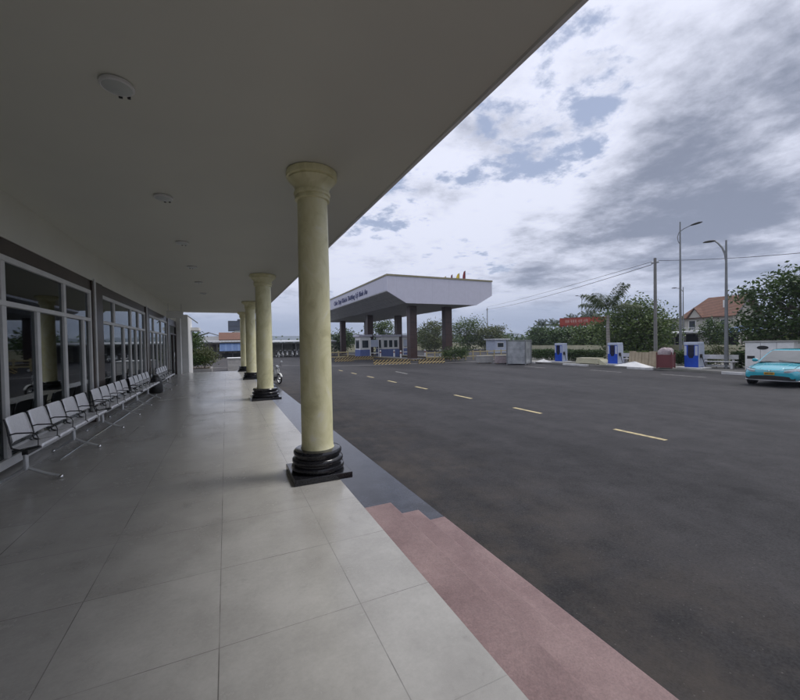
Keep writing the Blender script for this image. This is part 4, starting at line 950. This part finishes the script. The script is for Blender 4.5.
tree('shrub', 'tall dark leafy shrub standing at the left in the planter bed', (-2.75, 35.6, -.14), 3, (0, 0, 1.75, .75, .8, 1.35), 34, 60, .22, 'leafA', 81, 'shrubs in the planter bed', .05, 'shrub', .28, flower=.03)
tree('shrub', 'smaller olive shrub at the right end of the planter bed', (-1.65, 35.0, -.14), 2, (0, 0, .95, .7, .8, .85), 26, 60, .18, 'leafC', 82, 'shrubs in the planter bed', .04, 'shrub', .28)
tree('shrub', 'low dark shrub at the front of the planter bed', (-2.2, 34.6, -.14), 1, (0, 0, .6, .8, .45, .5), 18, 60, .16, 'leafA', 83, 'shrubs in the planter bed', .03, 'shrub', .3)

# ------------------------------------------------------------------ motorbike (front = +x)
def wheel(o, x, r, name='wheel'):
    w = MB().lathe([(r*.80, -.035), (r*.90, -.045), (r*.98, -.03), (r, 0), (r*.98, .03), (r*.90, .045), (r*.80, .035), (r*.80, -.035)], 30, (x, 0, r), 'y', False).build(name, 'rubber', o, smooth=True)
    rm = MB().lathe([(r*.72, -.028), (r*.81, -.032), (r*.81, .032), (r*.72, .028), (r*.72, -.028)], 30, (x, 0, r), 'y', False)
    rm.lathe([(.01, -.06), (.05, -.05), (.05, .05), (.01, .06)], 16, (x, 0, r), 'y')
    for i in range(5):
        a = 2*pi*i/5; rm.tube([(x, 0, r), (x+r*.75*cos(a), 0, r+r*.75*sin(a))], [.022, .014], 6)
    rm.build('rim', 'silver', w, smooth=True)
mb = thing('motorbike', 'dark motorbike with white leg shield parked on the road by the second column', 'motorbike', (2.55, 23.35, ROAD), -1.25)
wheel(mb, .62, .29); wheel(mb, -.60, .29)
def ringyz(x, w, z0, z1, n=14, p=.7):
    cz, hz = (z0+z1)/2, (z1-z0)/2
    sg = lambda v: (abs(v)**p)*(1 if v >= 0 else -1)
    return [(x, w*sg(cos(2*pi*i/n)), cz+hz*sg(sin(2*pi*i/n))) for i in range(n)]
MB().loft([ringyz(-.85, .05, .66, .74), ringyz(-.6, .13, .48, .76), ringyz(-.3, .16, .42, .74), ringyz(0, .13, .34, .52), ringyz(.2, .10, .30, .46)]).build('body', 'blackplastic', mb, smooth=True)
MB().loft([ringyz(-.80, .08, .735, .80), ringyz(-.55, .14, .73, .84), ringyz(-.15, .13, .70, .80), ringyz(.02, .08, .66, .72)]).build('seat', 'rubber', mb, smooth=True)
MB().loft([ringyz(.16, .16, .34, .46), ringyz(.28, .19, .46, .72), ringyz(.34, .15, .66, .92), ringyz(.30, .09, .90, .98)]).build('leg_shield', 'white', mb, smooth=True)
MB().tube([(.62, -.07, .29), (.50, -.07, .62), (.34, -.05, .92)], .022, 8).tube([(.62, .07, .29), (.50, .07, .62), (.34, .05, .92)], .022, 8).build('fork', 'polegrey', mb, smooth=True)
m = MB(); rg = []
for i in range(9):
    a = .35+i*.26; rg.append([(.62+.325*cos(a)*k, yy, .29+.325*sin(a)*k) for yy, k in ((-.06, .97), (-.05, 1.03), (0, 1.06), (.05, 1.03), (.06, .97))])
m.loft(rg, False, False); o = m.build('mudguard', 'white', mb, smooth=True); s = o.modifiers.new('s', 'SOLIDIFY'); s.thickness = .008
MB().loft([ringyz(.30, .09, .88, 1.06), ringyz(.40, .10, .90, 1.04), ringyz(.45, .07, .92, 1.02)]).build('headlight', 'headlight', mb, smooth=True)
MB().tube([(.16, -.36, 1.02), (.26, -.20, 1.05), (.30, 0, 1.04), (.26, .20, 1.05), (.16, .36, 1.02)], .016, 8).build('handlebar', 'blackplastic', mb, smooth=True)
for s_ in (-1, 1):
    mm = MB().tube([(.22, s_*.22, 1.05), (.25, s_*.30, 1.22)], .008, 6).build('mirror', 'blackplastic', mb); MB().lathe([(.01, -.012), (.06, -.01), (.062, .008), (.01, .014)], 16, (.25, s_*.33, 1.25), 'x').build('mirror_head', 'silver', mm, smooth=True)
MB().loft([ringyz(-.15, .10, .18, .36), ringyz(.05, .13, .16, .38), ringyz(.18, .09, .2, .34)]).build('engine', 'polegrey', mb, smooth=True)
MB().tube([(.0, -.12, .2), (-.3, -.16, .22), (-.75, -.17, .34)], [.025, .045, .05], 10).build('exhaust', 'silver', mb, smooth=True)
MB().tube([(-.05, .1, .26), (-.12, .26, .0)], .012, 6).build('kickstand', 'polegrey', mb)
mo = ['leftmost of the far motorbikes parked below the long shed', 'second from left of the far motorbikes below the long shed', 'third from left of the far motorbikes below the long shed', 'fourth from left of the far motorbikes below the long shed', 'rightmost of the far motorbikes visible below the long shed']
for i, l in enumerate(mo):
    q = dup(mb, (8.6+i*.85, 73.0+R.uniform(-.3, .3), ROAD), -1.5+R.uniform(-.2, .2), l); q['group'] = 'motorbikes parked below the long shed'

# ------------------------------------------------------------------ taxi (front = +x)
T = thing('taxi', 'turquoise electric taxi with yellow plate facing the camera at the right edge', 'car', (24.2, 8.66, ROAD), pi+.05)
T.scale = (1.04, 1.04, 1.04)
def ring_body(x, w, z0, z1, crown=.03):
    zm = z0+(z1-z0)*.45
    pts = [(w*.0, z0), (w*.80, z0), (w*.95, z0+.06), (w*1.0, zm-.06), (w*1.0, zm+.05), (w*.985, z1-.12), (w*.94, z1-.035), (w*.84, z1), (w*.45, z1+crown*.75), (0, z1+crown)]
    full = [(x, y, z) for y, z in pts]+[(x, -y, z) for y, z in pts[-2:0:-1]]
    return full
secs = [(2.16, .70, .34, .60, .01), (2.13, .80, .30, .66, .015), (2.05, .86, .26, .715, .02), (1.9, .90, .22, .78, .03), (1.65, .92, .20, .85, .04), (1.3, .925, .20, .91, .05), (.95, .925, .20, .955, .05), (.7, .925, .2, .985, .04), (-.3, .925, .2, 1.0, .02), (-1.3, .925, .2, 1.01, .02), (-1.8, .91, .22, 1.02, .02), (-2.05, .86, .27, 1.0, .02), (-2.16, .74, .36, .94, .01)]
o = MB().loft([ring_body(*s) for s in secs]).build('body', 'cyan', T, smooth=True); sb = o.modifiers.new('sub', 'SUBSURF'); sb.levels = 1; sb.render_levels = 2
def ring_cab(z, x0, x1, w, r=.14):
    n = 5; out = []
    for (cx, cy, a0) in ((x0-r, w-r, 0), (x1+r, w-r, pi/2), (x1+r, -w+r, pi), (x0-r, -w+r, 3*pi/2)):
        for i in range(n+1):
            a = a0+pi/2*i/n; out.append((cx+r*cos(a), cy+r*sin(a), z))
    return out
cab = [(.97, .98, -2.02, .84), (1.12, .72, -1.96, .815), (1.30, .38, -1.86, .765), (1.46, .06, -1.70, .705), (1.52, -.10, -1.60, .665), (1.555, -.28, -1.45, .58), (1.57, -.5, -1.2, .42)]
MB().loft([ring_cab(z, a, b, w) for z, a, b, w in cab]).build('roof', 'cyan', T, smooth=True)
def cab_at(z):
    for a, b in zip(cab, cab[1:]):
        if a[0] <= z <= b[0]: t = (z-a[0])/(b[0]-a[0]); return [a[i]+(b[i]-a[i])*t for i in (1, 2, 3)]
    return list(cab[-1][1:])
def screen_mesh(front):
    m = MB(); rg = []; r = .14
    for z in [1.0+.485*i/7 for i in range(8)]:
        x0, x1, w = cab_at(z); row = []
        for i in range(15):
            y = (-1+2*i/14)*(w-.10); e = max(0, abs(y)-(w-r)); q = r-math.sqrt(max(0, r*r-e*e))
            row.append(((x0-q+.014) if front else (x1+q-.014), y, z+.010))
        rg.append(row)
    return m.loft(rg, False, False)
screen_mesh(True).build('windscreen', 'carglass', T, smooth=True)
screen_mesh(False).build('rear_window', 'carglass', T, smooth=True)
for s_ in (-1, 1):
    for fa, fb in ((.28, .60), (.62, .93)):
        m = MB(); rg = []
        for z in [1.04+.40*i/5 for i in range(6)]:
            x0, x1, w = cab_at(z); L = x0-x1; xa, xb = x0-.05-L*(fa-.16)*.9, x0-L*fb*.95
            rg.append([(xa+(xb-xa)*j/6, s_*(w+.006), z) for j in range(7)])
        m.loft(rg, False, False); m.build('side_window', 'carglass', T, smooth=True)
    # headlight: slim swept lens
    hl = MB(); rg = []
    for i in range(8):
        t = i/7; y = .47+.43*t; x = 2.165-.02*t-.30*t**2.6; zc = .655+.045*t; h = .042+.055*t
        rg.append([(x+.004, s_*y, zc-h), (x+.022, s_*y, zc-h*.3), (x+.020, s_*y, zc+h*.5), (x-.012, s_*y, zc+h)])
    hl.loft(rg, False, False); hl.build('headlight', 'headlight', T, smooth=True)
    hl = MB(); rg = []
    for i in range(8):
        t = i/7; y = .46+.44*t; x = 2.16-.02*t-.31*t**2.6; zc = .742+.045*t
        rg.append([(x-.004, s_*y, zc-.014), (x+.008, s_*y, zc), (x-.02, s_*y, zc+.014)])
    hl.loft(rg, False, False); hl.build('brow_line', 'blackplastic', T, smooth=True)
    mm = MB().loft([[(x, s_*y, 1.0+k*cos(a)*.085+.06) if 0 else (x+.05*cos(a)*k, s_*y, 1.06+.08*sin(a)*k) for a in [2*pi*i/12 for i in range(12)]] for x, y, k in ((.66, .90, .5), (.66, .96, .9), (.66, 1.06, 1.0), (.67, 1.10, .6))]).build('mirror', 'cyan', T, smooth=True)
    MB().box(-.06, .02, -.02, .02, -.05, 0).v
    for x in (1.36, -1.36):
        w = MB().lathe([(.20, -.10), (.30, -.10), (.325, -.07), (.33, 0), (.325, .07), (.30, .10), (.20, .10)], 32, (x, s_*.82, .33), 'y').build('wheel', 'rubber', T, smooth=True)
        rm = MB().lathe([(.215, .0), (.215, s_*.103), (.19, s_*.09), (.05, s_*.08), (.01, s_*.10)], 28, (x, s_*.82, .33), 'y')
        rm.build('rim', 'silver', w, smooth=True)
        MB().lathe([(.36, -.02), (.38, .01), (.36, .012)], 32, (x, s_*.918, .33), 'y', True).build('wheel_arch', 'blackplastic', T, smooth=True)
# front details
m = MB(); rg = []
for i in range(17):
    y = -.80+1.60*i/16; x = 2.170-.075*abs(y/.80)**4
    rg.append([(x-.02, y, .295), (x+.012, y, .31), (x+.012, y, .46-.04*abs(y/.80)**2), (x-.02, y, .48-.04*abs(y/.80)**2)])
m.loft(rg, False, False); m.build('lower_grille', 'blackplastic', T, smooth=True)
m = MB(); rg = []
for i in range(21):
    y = -.88+1.76*i/20; x = 2.175-.24*abs(y/.88)**3
    rg.append([(x-.03, y, .245), (x+.018, y, .25), (x+.022, y, .275), (x-.01, y, .292)])
m.loft(rg, False, False); m.build('silver_lip', 'silver', T, smooth=True)
MB().box(2.168, 2.186, -.17, .17, .505, .615).build('licence_plate', 'plateyellow', T, bevel=.004)
m = MB()
for i, y in enumerate((-.12, -.075, -.03, .03, .075, .12)): m.box(2.1862, 2.188, y-.014, y+.014, .53, .592)
m.build('plate_marks', 'blackplastic', T)
m = MB()
for i in range(12):
    t = i/11
    for s_ in (-1, 1):
        y0, y1 = s_*(.04+.42*t), s_*(.04+.42*(t+.09)); x = 2.172-.004*t
        z0_, z1_ = .668+.055*t, .668+.055*(t+.09)
        m.box(x-.02, x, min(y0, y1), max(y0, y1), z0_, z0_+.016)
m.build('grille_line', 'silver', T)
MB().prism([(-.07, .715), (0, .635), (.07, .715), (.045, .715), (0, .668), (-.045, .715)], 2.150, 2.178, 'yz').build('emblem', 'silver', T)
MB().tube([(1.02, .55, 1.0), (.92, .10, 1.055), (.86, -.10, 1.075)], .008, 6).tube([(1.03, -.15, 1.0), (.93, -.55, 1.04)], .008, 6).build('wiper', 'blackplastic', T)
def skin(x, y, dz=0.0):
    # height of the bonnet skin at (x, y)
    for a, b in zip(secs, secs[1:]):
        if b[0] <= x <= a[0]:
            t = (a[0]-x)/(a[0]-b[0]); w = a[1]+(b[1]-a[1])*t; z1 = a[3]+(b[3]-a[3])*t; cr = a[4]+(b[4]-a[4])*t
            q = abs(y)/w
            return z1+cr*(1-.55*(q/.45)**2 if q < .45 else .45*max(0, (.84-q)/.39))-(0 if q < .84 else (q-.84)*.35)+dz
    return .9
for s_ in (-1, 1):
    MB().tube([(x, s_*(.70+.05*(2.05-x)), skin(x, .70+.05*(2.05-x), .002)) for x in [2.0-.12*i for i in range(10)]], .007, 5).build('bonnet_gap', 'blackplastic', T)
    MB().tube([(x, s_*(.34+.10*(2.05-x)), skin(x, .34+.10*(2.05-x), .004)) for x in [2.02-.11*i for i in range(11)]], .012, 6).build('bonnet_crease', 'cyan', T, smooth=True)
    for xd in (.62, -.42, -1.30): MB().tube([(xd, s_*.932, .34), (xd, s_*.936, .62), (xd-.02, s_*.925, .93)], .006, 5).build('door_gap', 'blackplastic', T)
    for xd in (-.25, -1.15): MB().tube([(xd, s_*.93, .80), (xd-.03, s_*.955, .80), (xd-.17, s_*.955, .80), (xd-.20, s_*.93, .80)], .012, 6).build('door_handle', 'silver', T, smooth=True)
    MB().box(-1.0, 1.0, s_*.925-.02, s_*.925+.02, .20, .30).build('sill', 'blackplastic', T, bevel=.01)
MB().box(.78, 1.06, -.74, .74, .975, .998).build('cowl', 'blackplastic', T, bevel=.01)
for s_ in (-1, 1): MB().box(2.02, 2.07, s_*.62-.05, s_*.62+.05, .335, .385).build('fog_lamp', 'headlight', T)

# ------------------------------------------------------------------ air
if True:
    hm = bpy.data.materials.new('haze_air'); hm.use_nodes = True; nt = hm.node_tree; nt.nodes.clear()
    out = nt.nodes.new('ShaderNodeOutputMaterial'); pv = nt.nodes.new('ShaderNodeVolumePrincipled')
    pv.inputs['Color'].default_value = (.72, .82, 1.0, 1); pv.inputs['Density'].default_value = .00042
    nt.links.new(pv.outputs[0], out.inputs['Volume'])
    tag(MB().box(-3060, 3060, -3060, 3060, -2, 175).build('haze', hm), 'thin bluish air over the whole scene', 'haze', kind='stuff')

# ------------------------------------------------------------------ sky
W = bpy.data.worlds.new('World'); S.world = W; W.use_nodes = True
nt = W.node_tree; L = nt.links; nt.nodes.clear()
SUN_EL, SUN_AZ = radians(58), radians(102)     # azimuth clockwise from +Y
def MM(op, *a, clamp=False):
    n = nt.nodes.new('ShaderNodeMath'); n.operation = op; n.use_clamp = clamp
    for i, x in enumerate(a):
        if isinstance(x, (int, float)): n.inputs[i].default_value = x
        else: L.new(x, n.inputs[i])
    return n.outputs[0]
out = nt.nodes.new('ShaderNodeOutputWorld'); bg = nt.nodes.new('ShaderNodeBackground'); L.new(bg.outputs[0], out.inputs[0])
STR = .10; bg.inputs['Strength'].default_value = STR
sky = nt.nodes.new('ShaderNodeTexSky'); sky.sky_type = 'NISHITA'; sky.sun_disc = False; sky.sun_elevation = SUN_EL; sky.sun_rotation = SUN_AZ; sky.air_density = 1.2; sky.dust_density = 1.5
tc = nt.nodes.new('ShaderNodeTexCoord'); sp = nt.nodes.new('ShaderNodeSeparateXYZ'); L.new(tc.outputs['Generated'], sp.inputs[0])
z = MM('MAXIMUM', sp.outputs['Z'], 0.0)
inv = MM('DIVIDE', 1.0, MM('ADD', z, .13))
cb = nt.nodes.new('ShaderNodeCombineXYZ'); L.new(MM('MULTIPLY', sp.outputs['X'], inv), cb.inputs[0]); L.new(MM('MULTIPLY', sp.outputs['Y'], inv), cb.inputs[1]); cb.inputs[2].default_value = 3.7
def NZ(scale, detail, rough, dist=0.0, off=(0, 0, 0)):
    mp = nt.nodes.new('ShaderNodeMapping'); mp.inputs['Location'].default_value = off; L.new(cb.outputs[0], mp.inputs[0])
    n = nt.nodes.new('ShaderNodeTexNoise'); n.inputs['Scale'].default_value = scale; n.inputs['Detail'].default_value = detail; n.inputs['Roughness'].default_value = rough; n.inputs['Distortion'].default_value = dist
    L.new(mp.outputs[0], n.inputs['Vector']); return n.outputs['Fac']
def MR(x, a, b, c, d):
    n = nt.nodes.new('ShaderNodeMapRange'); n.interpolation_type = 'SMOOTHSTEP'
    n.inputs['From Min'].default_value = a; n.inputs['From Max'].default_value = b; n.inputs['To Min'].default_value = c; n.inputs['To Max'].default_value = d
    L.new(x, n.inputs['Value']); return n.outputs[0]
def blob(d, r0, r1):
    v = nt.nodes.new('ShaderNodeVectorMath'); v.operation = 'DOT_PRODUCT'; L.new(tc.outputs['Generated'], v.inputs[0]); v.inputs[1].default_value = Vector(d).normalized()
    return MR(v.outputs['Value'], cos(radians(r1)), cos(radians(r0)), 0, 1)
big = NZ(1.7, 12, .62, .1, (1.3, .6, 0)); fine = NZ(6.5, 10, .64, .1, (4, 2, 0)); dark = NZ(1.9, 12, .62, .1, (9, 5, 2))
cov = MM('ADD', MM('MULTIPLY', big, .62), MM('MULTIPLY', fine, .38))
g1 = blob((.90, .33, .30), 4, 20); g2 = blob((.80, .47, .25), 2, 12); g3 = blob((.70, .68, .20), 1, 8)
grey = MM('ADD', MM('MULTIPLY', g1, .18), MM('ADD', MM('MULTIPLY', g2, .16), MM('MULTIPLY', g3, .14)))
hole = MM('MULTIPLY', blob((.655, .60, .46), 2, 15), .055)
cover = MR(MM('ADD', MM('SUBTRACT', cov, hole), MM('MULTIPLY', grey, .5)), .382, .462, 0, 1)
shade = MR(MM('ADD', MM('ADD', MM('MULTIPLY', dark, .85), MM('MULTIPLY', fine, .3)), grey), .545, .90, 0, 1)
def MIX(f, a, b):
    n = nt.nodes.new('ShaderNodeMix'); n.data_type = 'RGBA'; L.new(f, n.inputs['Factor'])
    for k, x in (('A', a), ('B', b)):
        if isinstance(x, tuple): n.inputs[k].default_value = (*[q/STR for q in x], 1)
        else: L.new(x, n.inputs[k])
    return n.outputs['Result']
cloud = MIX(shade, (.90, .93, 1.08), (.24, .27, .36))
thin = nt.nodes.new('ShaderNodeMix'); thin.data_type = 'RGBA'; thin.inputs['Factor'].default_value = .78; L.new(sky.outputs[0], thin.inputs['A']); thin.inputs['B'].default_value = (.43/STR, .50/STR, .70/STR, 1)
base = MIX(cover, thin.outputs['Result'], cloud)
low = MR(z, .02, .17, 1, 0)
lown = MM('MULTIPLY', low, MR(NZ(.55, 6, .5, .2, (2, 8, 1)), .35, .62, .25, .95))
fin0 = MIX(lown, base, (.46, .54, .71))
gl = blob((sin(SUN_AZ)*cos(SUN_EL), cos(SUN_AZ)*cos(SUN_EL), sin(SUN_EL)), 4, 34)  # extra sky glow around the sun, added out of view to brighten the scene
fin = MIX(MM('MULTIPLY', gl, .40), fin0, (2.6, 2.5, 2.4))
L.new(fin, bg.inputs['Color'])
sun = bpy.data.lights.new('sun', 'SUN'); sun.energy = 1.4; sun.angle = radians(16); sun.color = (1, .97, .93)
so = bpy.data.objects.new('sun', sun); COL.objects.link(so)
dv = Vector((sin(SUN_AZ)*cos(SUN_EL), cos(SUN_AZ)*cos(SUN_EL), sin(SUN_EL)))
so.rotation_euler = dv.to_track_quat('Z', 'Y').to_euler(); so.location = (40, -40, 80)

# ------------------------------------------------------------------ camera
yaw, pitch, roll, f = .4287, .0184, -.0175, 380.3
fw = Vector((sin(yaw)*cos(pitch), cos(yaw)*cos(pitch), -sin(pitch))); ri = Vector((cos(yaw), -sin(yaw), 0)); dn = fw.cross(ri)
Rr = ri*cos(roll)-dn*sin(roll); D = dn*cos(roll)+ri*sin(roll)
cam = bpy.data.cameras.new('camera'); cam.sensor_fit = 'HORIZONTAL'; cam.sensor_width = 36; cam.lens = f/800*36; cam.clip_end = 9000; cam.clip_start = .05
co = bpy.data.objects.new('camera', cam); COL.objects.link(co); S.camera = co
mw = Matrix((Rr, -D, -fw)).transposed().to_4x4(); mw.translation = (0, 0, 1.627); co.matrix_world = mw
S.view_settings.view_transform = 'Standard'; S.view_settings.look = 'None'; S.view_settings.exposure = 0.0; S.view_settings.gamma = 1.0
S.view_settings.use_curve_mapping = False
S.cycles.max_bounces = 10; S.cycles.transparent_max_bounces = 16; S.cycles.use_denoising = True
